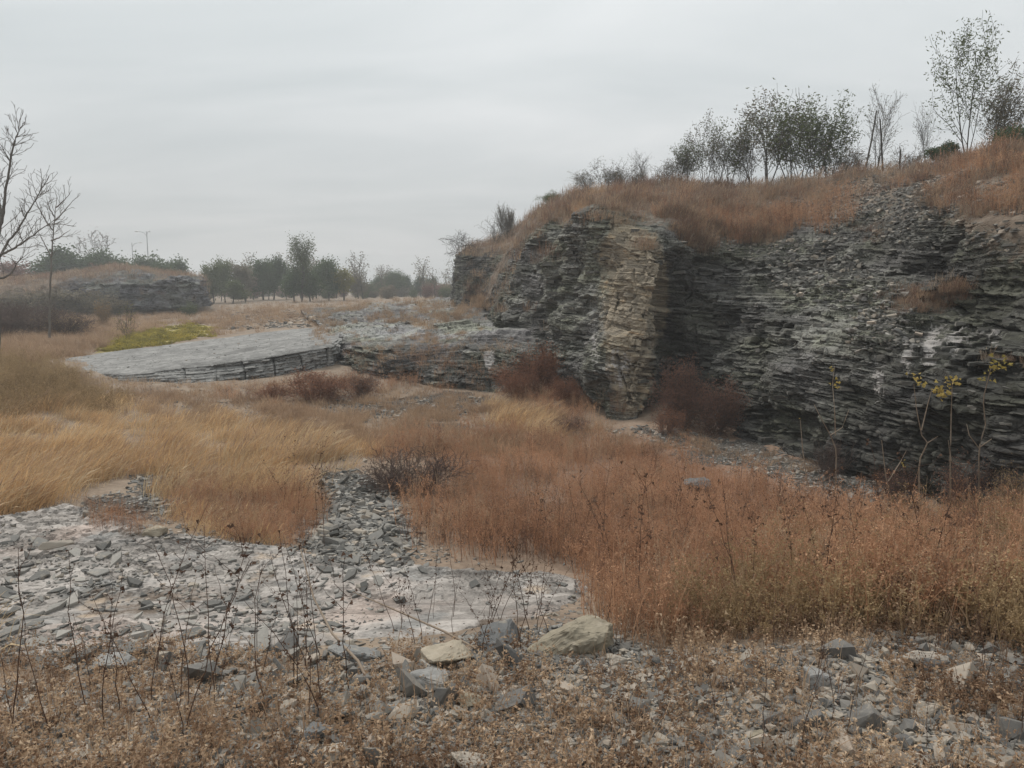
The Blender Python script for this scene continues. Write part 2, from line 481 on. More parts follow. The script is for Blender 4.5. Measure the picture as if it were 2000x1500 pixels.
def build_ground():
    r = np.concatenate([[0.0], np.geomspace(0.5, 60, 330), np.geomspace(62, 600, 40)])
    a = np.concatenate([np.linspace(-180, -48, 60, endpoint=False), np.linspace(-48, 48, 620, endpoint=False), np.linspace(48, 180, 60)])
    a = np.radians(a)
    R, A = np.meshgrid(r, a, indexing='ij')
    X, Y = R * np.sin(A), R * np.cos(A)
    Z = ground_z(X, Y)
    P = np.stack([X, Y, Z], -1)
    px, py = proj(P)
    front = Y > 0.5
    grav = np.zeros(X.shape) + .22
    for pl in (P_RUB1, P_RUB2, P_PATH, P_PATH2, P_GRAV, P_GRAVR):
        jx = px + 45 * fbm(X * 1.2, Y * 1.2, oct=4, seed=11)
        jy = py + 22 * fbm(X * 1.2, Y * 1.2, oct=4, seed=12)
        grav = np.maximum(grav, inpoly(jx, jy, pl) & front)
    grav = np.where(front, grav, 0.3)
    grav = np.maximum(grav, 0.45 * (R < 4.2))
    green = (inpoly(px, py, P_GREEN) & front).astype(float)
    red = blob(px, py, 1350, 980, 420, 130) * front
    me = mk_mesh('ground', P, Q=grid_quads(*X.shape), attrs={'gravel': grav.ravel().astype(float), 'green': green.ravel(), 'red': red.ravel()}, smooth=True)
    return obj('ground', me, M_ground, kind='structure')
build_ground()

# ------------------------------------------------------------------ layered rock surfaces
BB = np.cumsum(np.concatenate([[0], np.random.default_rng(3).choice([.03, .042, .055, .07, .095, .15], 1300, p=[.2, .25, .22, .17, .11, .05])])) - 30
def interp_cols(cols, nu, nv, smooth_u):
    A = np.array(cols, float)                     # (C,R,k)
    du = np.linalg.norm(np.diff(A[:, 1:5, :3], axis=0), axis=-1).mean(1)
    cu = np.concatenate([[0], np.cumsum(du)])
    dd = np.hypot(A[:, 2, 0], A[:, 2, 1])
    fu = np.linspace(0, cu[-1], 4000)
    dens = 1.0 / np.clip(np.interp(fu, cu, dd), 9, 45)
    offs = np.interp(fu, cu, A[:, 2, 0] / np.maximum(A[:, 2, 1], .1))
    dens *= np.where(offs > 0.78, 0.25, 1.0)
    cd = np.concatenate([[0], np.cumsum(dens[1:])]); cd /= cd[-1]
    u = np.interp(np.linspace(0, 1, nu), cd, fu)
    B = np.empty((nu, A.shape[1], A.shape[2]))
    for r in range(A.shape[1]):
        for k in range(A.shape[2]):
            B[:, r, k] = np.interp(u, cu, A[:, r, k])
    if smooth_u > 0:
        s = max(1, int(smooth_u / (cu[-1] / nu)))
        ker = np.hanning(2 * s + 3)[1:-1]; ker /= ker.sum()
        pad = len(ker) // 2
        Bp = np.pad(B, ((pad, pad), (0, 0), (0, 0)), mode='edge')
        Bp = np.apply_along_axis(lambda c: np.convolve(c, ker, mode='valid'), 0, Bp)
        B = Bp
    return B, u

def ribbon(name, cols, nu, rows_n, mat, smooth_u=0.3, amp=0.11, big=0.30, dip=(0.0, 0.0), beds=1.0, marks=None, terr=0.75, label=None, kind='structure', cat=None, seed=0, soft=0.0, bevel=0.10):
    """cols: list of columns; each column a list of (px,py,D,rock) or ('w',x,y,z,rock)"""
    cc = []
    for col in cols:
        c = []
        for p in col:
            if p[0] == 'w': c.append([p[1], p[2], p[3], p[4]])
            else: c.append([*pix(p[0], p[1], p[2]), p[3]])
        cc.append(c)
    B, u = interp_cols(cc, nu, None, smooth_u)
    # rows: rows_n segments between consecutive control rows
    idx = []
    for i, n in enumerate(rows_n):
        idx.append(i + np.arange(n) / n)
    idx = np.concatenate(idx + [[len(rows_n)]])
    lo = np.minimum(idx.astype(int), B.shape[1] - 2); f = (idx - lo)[:, None, None]
    Bt = B.transpose(1, 0, 2)
    S = Bt[lo] * (1 - f) + Bt[lo + 1] * f
    # gentle vertical smoothing of control polygon
    k = 7
    Sp = np.pad(S, ((k, k), (0, 0), (0, 0)), mode='edge')
    cs = np.cumsum(Sp, 0); cs = np.concatenate([np.zeros((1,) + cs.shape[1:]), cs])
    S = (cs[2 * k + 1:] - cs[:-(2 * k + 1)]) / (2 * k + 1)
    P = S[..., :3].copy(); rock = S[..., 3].copy()
    def normals(P):
        du = np.gradient(P, axis=1); dv = np.gradient(P, axis=0)
        n = np.cross(du, dv); n /= np.maximum(np.linalg.norm(n, axis=-1, keepdims=True), 1e-9)
        return n
    n = normals(P)
    x, y, z = P[..., 0], P[..., 1], P[..., 2]
    bn = fbm(x * .45, y * .45, z * .55, oct=3, seed=21 + seed)
    bm = fbm(x * 1.7, y * 1.7, z * 2.2, oct=3, seed=31 + seed)
    P += n * (big * bn + 0.32 * big * bm)[..., None] * (0.35 + 0.65 * rock[..., None])
    n = normals(P)
    nh = n.copy(); nh[..., 2] = 0
    l = np.linalg.norm(nh, axis=-1, keepdims=True); nh /= np.maximum(l, 0.15)
    slope = np.clip(1 - np.abs(n[..., 2]), 0, 1)
    x, y, z = P[..., 0], P[..., 1], P[..., 2]
    t = (z + dip[0] * x + dip[1] * y + 0.22 * fbm(x * .22, y * .22, z * .15, oct=3, seed=41 + seed) + 0.016 * fbm(x * 1.3, y * 1.3, z * .5, oct=2, seed=43 + seed)) / beds
    bi = np.searchsorted(BB, t) - 1
    fr = (t - BB[bi]) / (BB[bi + 1] - BB[bi])
    th = (BB[bi + 1] - BB[bi]) * beds
    # block cells along the bed
    cl = 0.12 + 0.85 * hsh(bi, bi * 0 + 5, 51 + seed) ** 2
    al = u[None, :] * (x * 0 + 1) + 0.06 * fbm(x * 4, y * 4, z * 4, oct=2, seed=44)
    ca = al / cl + 17.3 * hsh(bi, bi * 0 + 9, 52 + seed)
    ci = np.floor(ca); cf = ca - ci
    r1 = hsh(bi, ci, 53 + seed); r2 = hsh(bi, ci * 0, 54 + seed); r3 = hsh(bi, ci, 57 + seed)
    reg = 0.22 + 1.0 * sstep(-.55, .5, fbm(x * .7, y * .7, z * .9, oct=3, seed=61 + seed))
    pxs, pys = proj(P)
    for mk in (marks or []):
        if mk[0] == 'beige': reg = reg * (1 - .5 * np.clip(mk[5] * blob(pxs, pys, *mk[1:5]), 0, 1))
    # groups of beds set back or proud together
    t3 = np.floor(t / 0.42 + 0.7 * fbm(x * .35, y * .35, 0, oct=2, seed=63)); r4 = hsh(t3, np.floor(u[None, :] / 2.3 + 3 * hsh(t3, t3 * 0, 7)), 64)
    off = amp * reg * ((r1 - 0.5) * 0.95 + (r2 - 0.5) * 0.55 + (r4 - .5) * 1.6)
    # upright joints that cut many beds
    jj = u[None, :] / 0.95 + 0.25 * fbm(x * .3, z * .9, y * .3, oct=3, seed=66 + seed) + 0.5 * np.floor(z / 1.3 + fbm(x * .2, y * .2, 0, oct=1, seed=67)) 
    ji = np.floor(jj); jf = np.minimum(jj - ji, 1 - (jj - ji)) * .95
    off = off + amp * reg * 2.0 * (hsh(ji, np.floor(z / 1.3), 68 + seed) - .5) - 0.16 * np.clip(reg, .2, 1) * np.exp(-(jf / 0.030) ** 2) * (hsh(ji + (jj - ji > .5), ji * 0, 69) > .35)
    off = off - 0.20 * sstep(.38, .62, fbm(x * .8, y * .8, z * 1.3, oct=3, seed=72 + seed))
    off = np.where(r3 > 0.93, off - amp * .8, off)
    off = np.where((r3 < 0.06) & (th > .05), off + amp * .8, off)
    # tilt the front of each block a little, joints recessed
    off += (cf - 0.5) * (r3 - 0.5) * 0.5 * amp
    jb = np.minimum(fr, 1 - fr) * th
    ja = np.minimum(cf, 1 - cf) * cl
    w = np.where(r1 > .4, 0.010, 0.020)
    off -= np.clip(reg, .35, 1.1) * 0.034 * np.exp(-(jb / w) ** 2) + 0.032 * np.exp(-(ja / 0.013) ** 2) * (r1 > .35)
    off += 0.022 * fbm(x * 9, y * 9, z * 16, oct=3, seed=71 + seed)
    off += 0.02 * (0.5 - fr) * 1.0
    wr = sstep(0.25, 0.7, rock + 0.35 * fbm(x * 1.2, y * 1.2, z * 1.5, oct=3, seed=81 + seed))
    sl = sstep(0.10, 0.40, slope)
    P += nh * (off * wr * sl)[..., None]
    # treads on shallow rock: terraces on bed planes
    zt = (BB[bi] + (BB[bi + 1] - BB[bi]) * sstep(0.0, 0.16, fr)) * beds - (t * beds - z)
    zt = zt + 0.012 * fbm(x * 3, y * 3, oct=3, seed=91)
    tw = terr * wr * sstep(0.45, 0.2, slope)
    P[..., 2] += (zt - z) * tw
    # soil relief
    P[..., 2] += (1 - wr) * 0.05 * fbm(x * 1.4, y * 1.4, z, oct=4, seed=95)
    if soft: pass
    px, py = proj(P)
    at = {'bed': 0.55 * r1 + 0.45 * r2, 'rock': rock}
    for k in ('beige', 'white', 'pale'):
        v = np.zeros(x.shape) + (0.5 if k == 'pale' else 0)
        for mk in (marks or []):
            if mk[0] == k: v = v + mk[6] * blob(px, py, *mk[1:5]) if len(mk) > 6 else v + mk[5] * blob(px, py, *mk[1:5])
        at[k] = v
    me = mk_mesh(name, P, Q=grid_quads(*x.shape), attrs={k: v.ravel() for k, v in at.items()})
    o = obj(name, me, mat, kind=kind, label=label, cat=cat)
    return o, P, wr

# the quarry cliff and the hill on it; columns from the far end round to beside the camera
def hill(px, base, mids, lip, slope, crest, rk=(1, 1, 1, 1, .75, .45, .12, .05), back=10, bz=-.6):
    """base/mids/lip/... as (px,py,D)"""
    b = base
    pts = [(b[0], b[1], b[2] - 0.0, rk[0])]
    p0 = pix(*b)
    col = [('w', p0[0], p0[1] - 0.0, p0[2] - 0.5, rk[0])] + pts
    col += [(*m, rk[1]) for m in mids]
    col += [(*lip, rk[3])]
    for s_, r_ in zip(slope, rk[4:]): col.append((*s_, r_))
    c = pix(*crest)
    col.append((*crest, .05))
    col.append(('w', c[0] * (1 + back / c[1]), c[1] + back, c[2] + bz, 0.05))
    col.append(('w', c[0] * (1 + (back + 14) / c[1]), c[1] + back + 14, 0.0, 0.05))
    return col
R1 = (1, 1, 1, 1, .45, .1)
R2 = (1, 1, 1, .9, .55, .3)
R3 = (1, 1, 1, .95, .8, .5)
HC = [
 hill(0, (905,588,60), [(905,565,60),(905,545,60.3)], (915,522,60.6), [(925,515,62),(945,505,64)], (955,500,67), R1, 6),
 hill(0, (888,594,46), [(893,570,46),(895,535,46.2)], (900,505,46.4), [(905,498,47.5),(925,488,50)], (935,484,53), R1, 6),
 hill(0, (893,598,40), [(897,565,40),(895,530,40.1)], (898,500,40.2), [(905,494,41),(925,484,44)], (945,478,47), R1, 6),
 hill(0, (930,604,37.5), [(934,575,37.7),(938,540,38.0)], (965,500,38.6), [(975,490,39.6),(985,470,42)], (990,455,46), R1, 8),
 hill(0, (952,612,34), [(958,590,34.6),(968,550,35.6)], (992,500,36.6), [(1000,485,38),(1008,455,40)], (1012,438,44), (1,.25,1,.2,.1,.05), 8),
 hill(0, (960,655,27), [(968,610,27.4),(995,540,28)], (1030,462,28.6), [(1040,450,30),(1040,430,33)], (1045,412,37), R1, 8),
 hill(0, (1030,735,21), [(1036,650,21.8),(1052,545,22.3)], (1078,443,22.9), [(1082,430,24),(1082,408,28)], (1090,390,32), R1),
 hill(0, (1110,800,18.8), [(1110,665,19.5),(1115,545,20.0)], (1125,437,20.5), [(1135,424,21.6),(1138,400,26)], (1150,373,30), R1),
 hill(0, (1155,812,17.8), [(1156,665,18.4),(1160,545,19.0)], (1170,432,19.5), [(1178,420,20.6),(1185,394,25)], (1200,366,29.5), R1),
 hill(0, (1162,818,17.0), [(1163,665,17.4),(1172,545,18.0)], (1182,455,18.5), [(1200,428,19.6),(1208,396,24)], (1222,364,29), R1),
 hill(0, (1215,830,16.3), [(1220,665,16.8),(1232,545,17.4)], (1240,475,18.0), [(1246,440,19.4),(1250,398,24)], (1260,362,29), R1),
 hill(0, (1258,840,16.2), [(1266,665,16.8),(1288,545,17.2)], (1300,462,17.8), [(1292,436,19.0),(1290,396,24)], (1300,359,28.5), R1),
 hill(0, (1276,828,18.3), [(1290,680,18.9),(1310,560,18.4)], (1338,478,18.2), [(1330,432,18.9),(1338,400,23)], (1350,356,28), R1),
 hill(0, (1355,845,17.4), [(1368,690,18.0),(1380,570,18.4)], (1400,500,19.0), [(1400,470,20.2),(1400,412,23.5)], (1420,353,27.5), R2),
 hill(0, (1432,872,15.0), [(1440,725,16.0),(1460,605,17)], (1470,525,18), [(1475,478,19.5),(1490,425,22)], (1500,354,27), R2),
 hill(0, (1560,915,12.6), [(1548,780,13.6),(1560,645,14.8)], (1580,540,16.8), [(1590,478,18.2),(1590,425,20.6)], (1600,346,26), R3),
 hill(0, (1680,950,11.5), [(1680,800,12.1),(1690,672,12.9)], (1700,560,15.0), [(1700,478,16.4),(1700,425,18.2)], (1720,322,24), R3),
 hill(0, (1800,990,10.4), [(1800,830,10.8),(1806,700,11.2)], (1820,612,12.8), [(1830,500,13.9),(1838,432,14.5)], (1850,301,22), R3),
 hill(0, (1920,1035,9.4), [(1920,860,9.8),(1922,702,10.1)], (1925,600,11.4), [(1930,500,12.0),(1935,428,12.5)], (1950,285,20), R2),
 hill(0, (2060,1085,8.6), [(2050,900,8.9),(2050,715,9.2)], (2050,600,10.3), [(2050,500,10.8),(2060,424,11.4)], (2080,266,18.5), R2),
 hill(0, (2300,1150,7.6), [(2300,930,7.8),(2300,720,8.1)], (2300,600,8.9), [(2300,500,9.4),(2300,404,10.2)], (2350,242,17), R2),
 hill(0, (2900,1300,6.4), [(2900,1000,6.6),(2900,760,6.8)], (2900,620,7.5), [(2900,500,8.0),(2900,384,8.8)], (2950,222,15), R2),
]
MK = [('pale',1480,620,70,120,-.12),('pale',1580,690,80,60,.14),('pale',1690,560,60,60,.14),('pale',1330,560,60,70,-.12),('pale',1850,470,90,60,-.18),('pale',1700,500,60,30,-.14),('white',1870,600,30,40,.5),('white',1640,600,50,30,.4),('beige',1225,610,62,150,1.0),('pale',1225,610,66,170,.25),('beige',1230,480,70,40,.6),('beige',1285,580,22,60,.9),('beige',1215,437,16,12,1.2),('beige',1225,790,40,60,.35),('beige',1240,720,35,70,.5),
      ('beige',1560,560,70,50,.25),
      ('white',1770,690,22,70,1.0),('white',1815,680,20,75,1.0),('white',1865,665,34,45,.9),('white',1940,660,40,50,.8),('white',1715,740,22,70,1.0),('white',1210,720,45,60,.95),
      ('white',1160,640,12,110,.8),('white',1270,640,20,80,.6),('white',1900,480,80,45,.6),('white',1200,560,30,90,.4),('white',1400,810,26,14,1.0),
      ('pale',1090,540,110,110,.16),('pale',1120,450,90,25,.10),('pale',1600,560,120,60,.20),('pale',1600,420,160,60,.12),('pale',1620,650,70,40,.22),
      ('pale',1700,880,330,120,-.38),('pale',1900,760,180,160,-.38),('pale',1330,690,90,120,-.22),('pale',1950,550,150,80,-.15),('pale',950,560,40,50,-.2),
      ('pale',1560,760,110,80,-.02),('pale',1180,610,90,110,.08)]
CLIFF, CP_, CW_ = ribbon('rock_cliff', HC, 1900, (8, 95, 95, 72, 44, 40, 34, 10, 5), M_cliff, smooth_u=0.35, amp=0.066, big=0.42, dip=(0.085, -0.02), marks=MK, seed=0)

# stepped bench of rock between the cliff foot and the grey slab
def bench(cs):
    out = []
    for (base, mid, edge, tops) in cs:
        p0 = pix(*base)
        col = [('w', p0[0], p0[1], p0[2] - .35, 1), (*base, .9), (*mid, .95), (*edge, 1)] + [(*t[:3], t[3]) for t in tops]
        e = pix(*tops[-1][:3])
        col.append(('w', e[0] * 1.1, e[1] * 1.1, e[2] - 0.8, 0.2))
        out.append(col)
    return out
BC = bench([
 ((640,738,25.5), (642,715,25.6), (645,690,25.8), [(648,672,27,.9),(640,655,30,.8),(625,640,34,.9),(600,622,40,.5),(585,605,50,.3)]),
 ((668,742,23.6), (668,715,23.8), (670,682,24.2), [(672,668,25,1),(668,650,28.5,1),(655,634,33,.8),(640,614,40,.7),(630,600,50,.35)]),
 ((745,752,22.2), (745,715,22.6), (746,680,23.2), [(748,662,24.6,1),(748,646,28,1),(745,628,33,.65),(735,606,40,.9),(725,592,50,.5)]),
 ((850,760,21.3), (850,720,21.8), (852,682,22.4), [(855,660,23.6,1),(860,640,27,.95),(862,622,32,.55),(855,602,39,.9),(845,586,50,.8)]),
 ((950,766,20.6), (950,720,21.2), (955,680,21.8), [(960,658,22.6,1),(965,642,26,1),(962,626,30.5,.6),(940,603,38,.8),(915,582,50,.8)]),
 ((1015,770,20.0), (1015,720,20.6), (1020,682,21.2), [(1024,656,22.2,1),(1030,640,25,1),(1020,620,30,.6),(990,598,38,.8),(950,578,50,.8)]),
 ((1090,775,19.8), (1090,720,20.6), (1095,682,21.2), [(1094,656,22.4,1),(1090,640,25,1),(1070,620,30,.6),(1040,598,38,.8),(1000,578,50,.8)]),
])
BMK = [('pale',1480,620,70,120,-.12),('pale',1580,690,80,60,.14),('pale',1690,560,60,60,.14),('pale',1330,560,60,70,-.12),('pale',1850,470,90,60,-.18),('pale',1700,500,60,30,-.14),('white',1870,600,30,40,.5),('white',1640,600,50,30,.4),('white',955,700,16,28,1.3),('white',770,735,40,18,.7),('pale',850,640,260,12,.55),('pale',760,655,120,10,.5),('pale',820,590,160,22,.45),('pale',1000,670,60,20,.1),('pale',820,725,220,32,-.22)]
BENCH, _, _ = ribbon('rock_bench', BC, 620, (6, 26, 26, 20, 40, 50, 50, 40, 8), M_bench, smooth_u=0.5, amp=0.13, big=0.22, dip=(0.02, -0.045), marks=BMK, terr=0.9, seed=3)

# the large tilted grey slab
SLC = []
for base, edge, back in [((100,726,25.5),(105,720,25.6),(128,702,27)), ((165,738,24),(160,727,24.1),(140,696,28)), ((238,756,22.3),(236,729,22.6),(200,686,30)),
                         ((400,752,22.3),(398,709,22.9),(340,670,31.5)), ((540,742,22.8),(540,690,23.3),(480,651,33)), ((645,738,23.8),(650,670,24.1),(600,639,34)),
                         ((664,722,25),(662,664,25.2),(632,637,34.5)), ((668,700,27),(664,656,27),(640,636,34.6))]:
    p0, e_, k_ = pix(*base), pix(*edge), pix(*back)
    mid = (e_ + k_) / 2
    SLC.append([('w', p0[0], p0[1], p0[2] - .3, 1), (*base, 1), (*edge, 1), ('w', *(e_ * .9 + k_ * .1), 1), ('w', *mid, 1), (*back, 1), ('w', k_[0] * 1.01, k_[1] * 1.01, k_[2] - 1.0, .8)])
SLAB, _, _ = ribbon('tilted_rock_slab', SLC, 620, (5, 40, 12, 60, 60, 8), M_slab, smooth_u=0.3, amp=0.08, big=0.035, dip=(-0.047, -0.083), terr=0.12, beds=0.8, seed=5,
                    kind='structure')

# low far knoll with its grey rock face
KC = []
for base, mid, lip, crest in [((-500,600,60),(-500,585,61),(-500,560,63),(-500,535,70)), ((-100,602,60),(-100,585,60.6),(-100,562,62),(-100,542,69)),
                              ((60,600,60),(60,582,60.6),(70,556,62),(80,540,69)), ((150,600,60),(150,580,60.4),(155,548,61.5),(170,528,69)),
                              ((220,599,60),(222,578,60.3),(225,545,61),(222,512,69)), ((290,598,60),(292,572,60.2),(296,545,60.8),(300,530,68)),
                              ((350,596,60),(352,570,60.2),(356,544,60.6),(360,535,67)), ((392,594,60),(394,568,60.2),(392,545,60.5),(396,541,66)),
                              ((404,592,62),(402,575,62.5),(400,556,63),(402,550,66)), ((406,592,68),(404,585,68),(402,575,68.5),(402,570,69))]:
    p0, c_ = pix(*base), pix(*crest)
    f = 1.0 if base[0] > 230 else (.55 if base[0] > 130 else .2)
    KC.append([('w', p0[0], p0[1], p0[2] - .4, f), (*base, f), (*mid, f), (*lip, f), (*crest, .05), ('w', c_[0] * 1.2, c_[1] * 1.2, c_[2] - .5, .05), ('w', c_[0] * 1.4, c_[1] * 1.4, 0, .05)])
KNOLL, _, _ = ribbon('rocky_knoll', KC, 560, (4, 22, 24, 24, 8, 4), M_far_rock, smooth_u=0.5, amp=0.22, big=0.5, beds=2.0, seed=9)

# pale bedrock sheet in front of the camera, worn into thin flaking steps
P_SHEET = [(-200,1060),(0,1010),(150,985),(260,1010),(330,1045),(470,1055),(620,1070),(760,1085),(850,1082),(960,1092),(1080,1090),(1150,1118),(1185,1160),(1150,1225),(1050,1258),(940,1272),(850,1278),
           (760,1285),(640,1300),(520,1290),(380,1300),(200,1335),(0,1335),(-200,1330)]
SHEET_CROWN = []
def sheet_base(x, y):
    return ground_z(x, y)
def build_sheet():
    xs = np.arange(-7.2, 1.35, 0.0125); ys = np.arange(3.3, 9.2, 0.0145)
    X, Y = np.meshgrid(xs, ys)
    gz = ground_z(X, Y)
    # two passes: the outline is given for the sheet's own surface
    W = [pixz(a, b, zz_) for (a, b), zz_ in zip(P_SHEET, [-.80,-.78,-.86,-.82,-.78,-.76,-.74,-.70,-.66,-.63,-.63,-.62,-.62,-.55,-.50,-.48,-.48,-.50,-.42,-.42,-.42,-.40,-.42,-.45])]
    poly = [(w[0], w[1]) for w in W]
    d = np.full(X.shape, 1e9)
    for i in range(len(poly)):
        a = np.array(poly[i]); b = np.array(poly[(i + 1) % len(poly)])
        ab = b - a; t = np.clip(((X - a[0]) * ab[0] + (Y - a[1]) * ab[1]) / (ab @ ab), 0, 1)
        d = np.minimum(d, np.hypot(X - a[0] - t * ab[0], Y - a[1] - t * ab[1]))
    ins = inpoly(X, Y, poly)
    d = np.where(ins, d, -d) + 0.10 * fbm(X * 1.8, Y * 1.8, oct=4, seed=101)
    crown = -0.62 - 0.045 * (Y - 5.2) - 0.02 * (X + 1) * 0
    crown = np.where(Y < 5.2, -0.62 + (5.2 - Y) * 0.20, crown)
    crown = crown + 0.045 * fbm(X * .7, Y * .7, oct=3, seed=102)
    # thin dipping laminae broken back in steps
    lam = (crown - 0.07 * X - 0.17 * Y + 0.11 * fbm(X * 1.1 + .3 * Y, Y * 2.1, oct=4, seed=103) + 0.028 * fbm(X * 5, Y * 9, oct=3, seed=104)) 
    th = 0.030
    q = lam / th; qi = np.floor(q); qf = q - qi
    stepz = (qi + sstep(0.0, 0.10, qf)) * th
    zs = crown + (stepz - lam) * (0.45 + 0.9 * sstep(-.2, .5, fbm(X * .9, Y * .9, oct=2, seed=105)))
    zs += 0.006 * fbm(X * 7, Y * 7, oct=4, seed=106)
    edge = sstep(-0.02, 0.30, d)
    zs = np.maximum(zs, gz + 0.03 * edge)
    z = gz - 0.06 + (zs - gz + 0.06) * edge
    z = np.where(d < -0.12, gz - 0.10, z)
    rk = sstep(0.0, 0.25, d) * (0.95 - 0.55 * sstep(0.25, 0.7, fbm(X * .8, Y * 1.1, oct=4, seed=107)))
    bedv = hsh(qi, qi * 0 + 3, 108) * .6 + .4 * hsh(qi, np.floor(X * 1.2 + 3 * hsh(qi, qi * 0, 6)), 109)
    keep = d > -0.25
    Q = grid_quads(*X.shape)
    kf = keep.ravel()[Q].any(1)
    Q = Q[kf]
    used = np.unique(Q); remap = np.full(X.size, -1); remap[used] = np.arange(len(used))
    P = np.stack([X, Y, z], -1).reshape(-1, 3)[used]
    me = mk_mesh('bedrock_sheet', P, Q=remap[Q], attrs={'rock': rk.ravel()[used], 'bed': bedv.ravel()[used]}, smooth=False)
    return obj('bedrock_sheet', me, M_sheet, kind='structure')
SHEET = build_sheet()

# ------------------------------------------------------------------ finding where things stand
bpy.context.view_layer.update()
DG = bpy.context.evaluated_depsgraph_get()
def down(x, y, z0=40.0):
    h, loc, nor, i, o, _ = SC.ray_cast(DG, Vector((float(x), float(y), z0)), Vector((0, 0, -1)))
    return (loc, nor, o) if h else (Vector((x, y, 0)), Vector((0, 0, 1)), None)
def seen(px, py):
    xr = (px - 1000.0) / 1500.0; yu = (750.0 - py) / 1500.0
    d = Vector((xr, CP + SP * yu, -SP + CP * yu)).normalized()
    h, loc, nor, i, o, _ = SC.ray_cast(DG, Vector((0, 0, EYE)), d)
    return (loc, nor, o) if h else (None, None, None)

_me = CLIFF.data
CLIFF_ROCK = np.empty(len(_me.vertices)); _me.attributes['rock'].data.foreach_get('value', CLIFF_ROCK)

# ------------------------------------------------------------------ plant materials
def plant_mat(name, cols, patch=0.5, scale=0.7, var=0.35, trans=0.35):
    """colour differs from plant to plant and from patch to patch"""
    m, nt, b = new_mat(name, 0.85)
    N = NT(nt)
    pos = N.n('ShaderNodeNewGeometry').outputs['Position']
    rnd = N.n('ShaderNodeObjectInfo').outputs['Random']
    pn = N.noise(pos, scale, 4, 0.6)
    fn = N.noise(pos, 30, 2, 0.6)
    v = N.math('ADD', N.math('MULTIPLY', N.math('SUBTRACT', pn, 0.5), 1.6 * patch), 0.5)
    v = N.math('ADD', v, N.math('MULTIPLY', N.math('SUBTRACT', rnd, 0.5), var))
    v = N.math('ADD', v, N.math('MULTIPLY', N.math('SUBTRACT', fn, 0.5), 0.7))
    k = len(cols)
    col = N.ramp(v, [(0.15 + 0.7 * i / (k - 1), c) for i, c in enumerate(cols)])
    N.lk(col, b.inputs['Base Color'])
    b.inputs['Specular IOR Level'].default_value = 0.15
    tr = N.n('ShaderNodeBsdfTranslucent'); N.lk(col, tr.inputs['Color'])
    mx = N.n('ShaderNodeMixShader'); mx.inputs[0].default_value = trans
    N.lk(b.outputs[0], mx.inputs[1]); N.lk(tr.outputs[0], mx.inputs[2])
    N.lk(mx.outputs[0], nt.nodes['Material Output'].inputs['Surface'])
    return m

M_straw = plant_mat('straw', [(0.325, 0.202, 0.104), (0.507, 0.325, 0.169), (0.650, 0.448, 0.247), (0.750, 0.585, 0.351)], scale=0.5)
M_strawp = plant_mat('pale_straw', [(0.391, 0.287, 0.172), (0.529, 0.414, 0.265), (0.667, 0.540, 0.368)], scale=1.5)
M_strawb = plant_mat('brown_straw', [(0.196, 0.132, 0.092), (0.322, 0.218, 0.144), (0.448, 0.316, 0.207), (0.575, 0.425, 0.299)], scale=0.5)
M_red = plant_mat('russet_weed', [(0.212, 0.114, 0.070), (0.349, 0.191, 0.112), (0.487, 0.281, 0.169), (0.623, 0.401, 0.253)], scale=0.6)
M_hill = plant_mat('hill_straw', [(0.126, 0.092, 0.071), (0.213, 0.160, 0.121), (0.310, 0.240, 0.179), (0.407, 0.330, 0.252)], scale=.45, patch=.7)
M_hillr = plant_mat('hill_russet', [(0.12, 0.072, 0.055), (0.21, 0.125, 0.09), (0.30, 0.19, 0.14)], scale=.45)
M_redd = plant_mat('dark_russet', [(0.091, 0.052, 0.039), (0.169, 0.098, 0.068), (0.273, 0.156, 0.104)], scale=1)
M_olive = plant_mat('olive_weed', [(0.130, 0.088, 0.049), (0.260, 0.182, 0.098), (0.390, 0.280, 0.156), (0.520, 0.390, 0.234)], scale=0.8)
M_dryleaf = plant_mat('dry_leaf', [(0.140, 0.081, 0.050), (0.295, 0.190, 0.120), (0.463, 0.329, 0.218), (0.632, 0.484, 0.337)], scale=1.2, var=0.6)
M_stalk = plant_mat('dark_stalk', [(0.065, 0.039, 0.029), (0.111, 0.065, 0.047), (0.156, 0.098, 0.072)], scale=1.0)
M_paleStalk = plant_mat('pale_stalk', [(0.20, 0.15, 0.11), (0.30, 0.235, 0.18), (0.4, 0.33, 0.26)], scale=1.0)
M_bark = plant_mat('grey_bark', [(0.117, 0.104, 0.091), (0.182, 0.163, 0.143), (0.260, 0.234, 0.208)], scale=2)
M_barkd = plant_mat('dark_bark', [(0.060, 0.051, 0.046), (0.093, 0.082, 0.071), (0.136, 0.119, 0.102)], scale=2)
M_leafg = plant_mat('dusty_green_leaf', [(0.063, 0.083, 0.038), (0.112, 0.136, 0.060), (0.175, 0.197, 0.088)], scale=1.5)
M_leafd = plant_mat('evergreen_leaf', [(0.037, 0.062, 0.029), (0.073, 0.108, 0.047), (0.119, 0.162, 0.073)], scale=0.8)
M_leafgr = plant_mat('grey_brown_leaf', [(0.112, 0.099, 0.068), (0.180, 0.158, 0.112), (0.255, 0.217, 0.158)], scale=1.5)
M_leafy = plant_mat('yellow_leaf', [(0.22, 0.19, 0.05), (0.40, 0.30, 0.09), (0.55, 0.42, 0.17)], scale=3)
M_leafyg = plant_mat('yellow_green_leaf', [(0.10, 0.11, 0.035), (0.17, 0.17, 0.05), (0.27, 0.23, 0.07)], scale=1)
M_pinkleaf = plant_mat('russet_leaf', [(0.13, 0.07, 0.058), (0.21, 0.12, 0.10), (0.28, 0.17, 0.14)], scale=1)
M_purple = plant_mat('purple_twig', [(0.078, 0.058, 0.052), (0.143, 0.104, 0.091), (0.221, 0.163, 0.137)], scale=1)
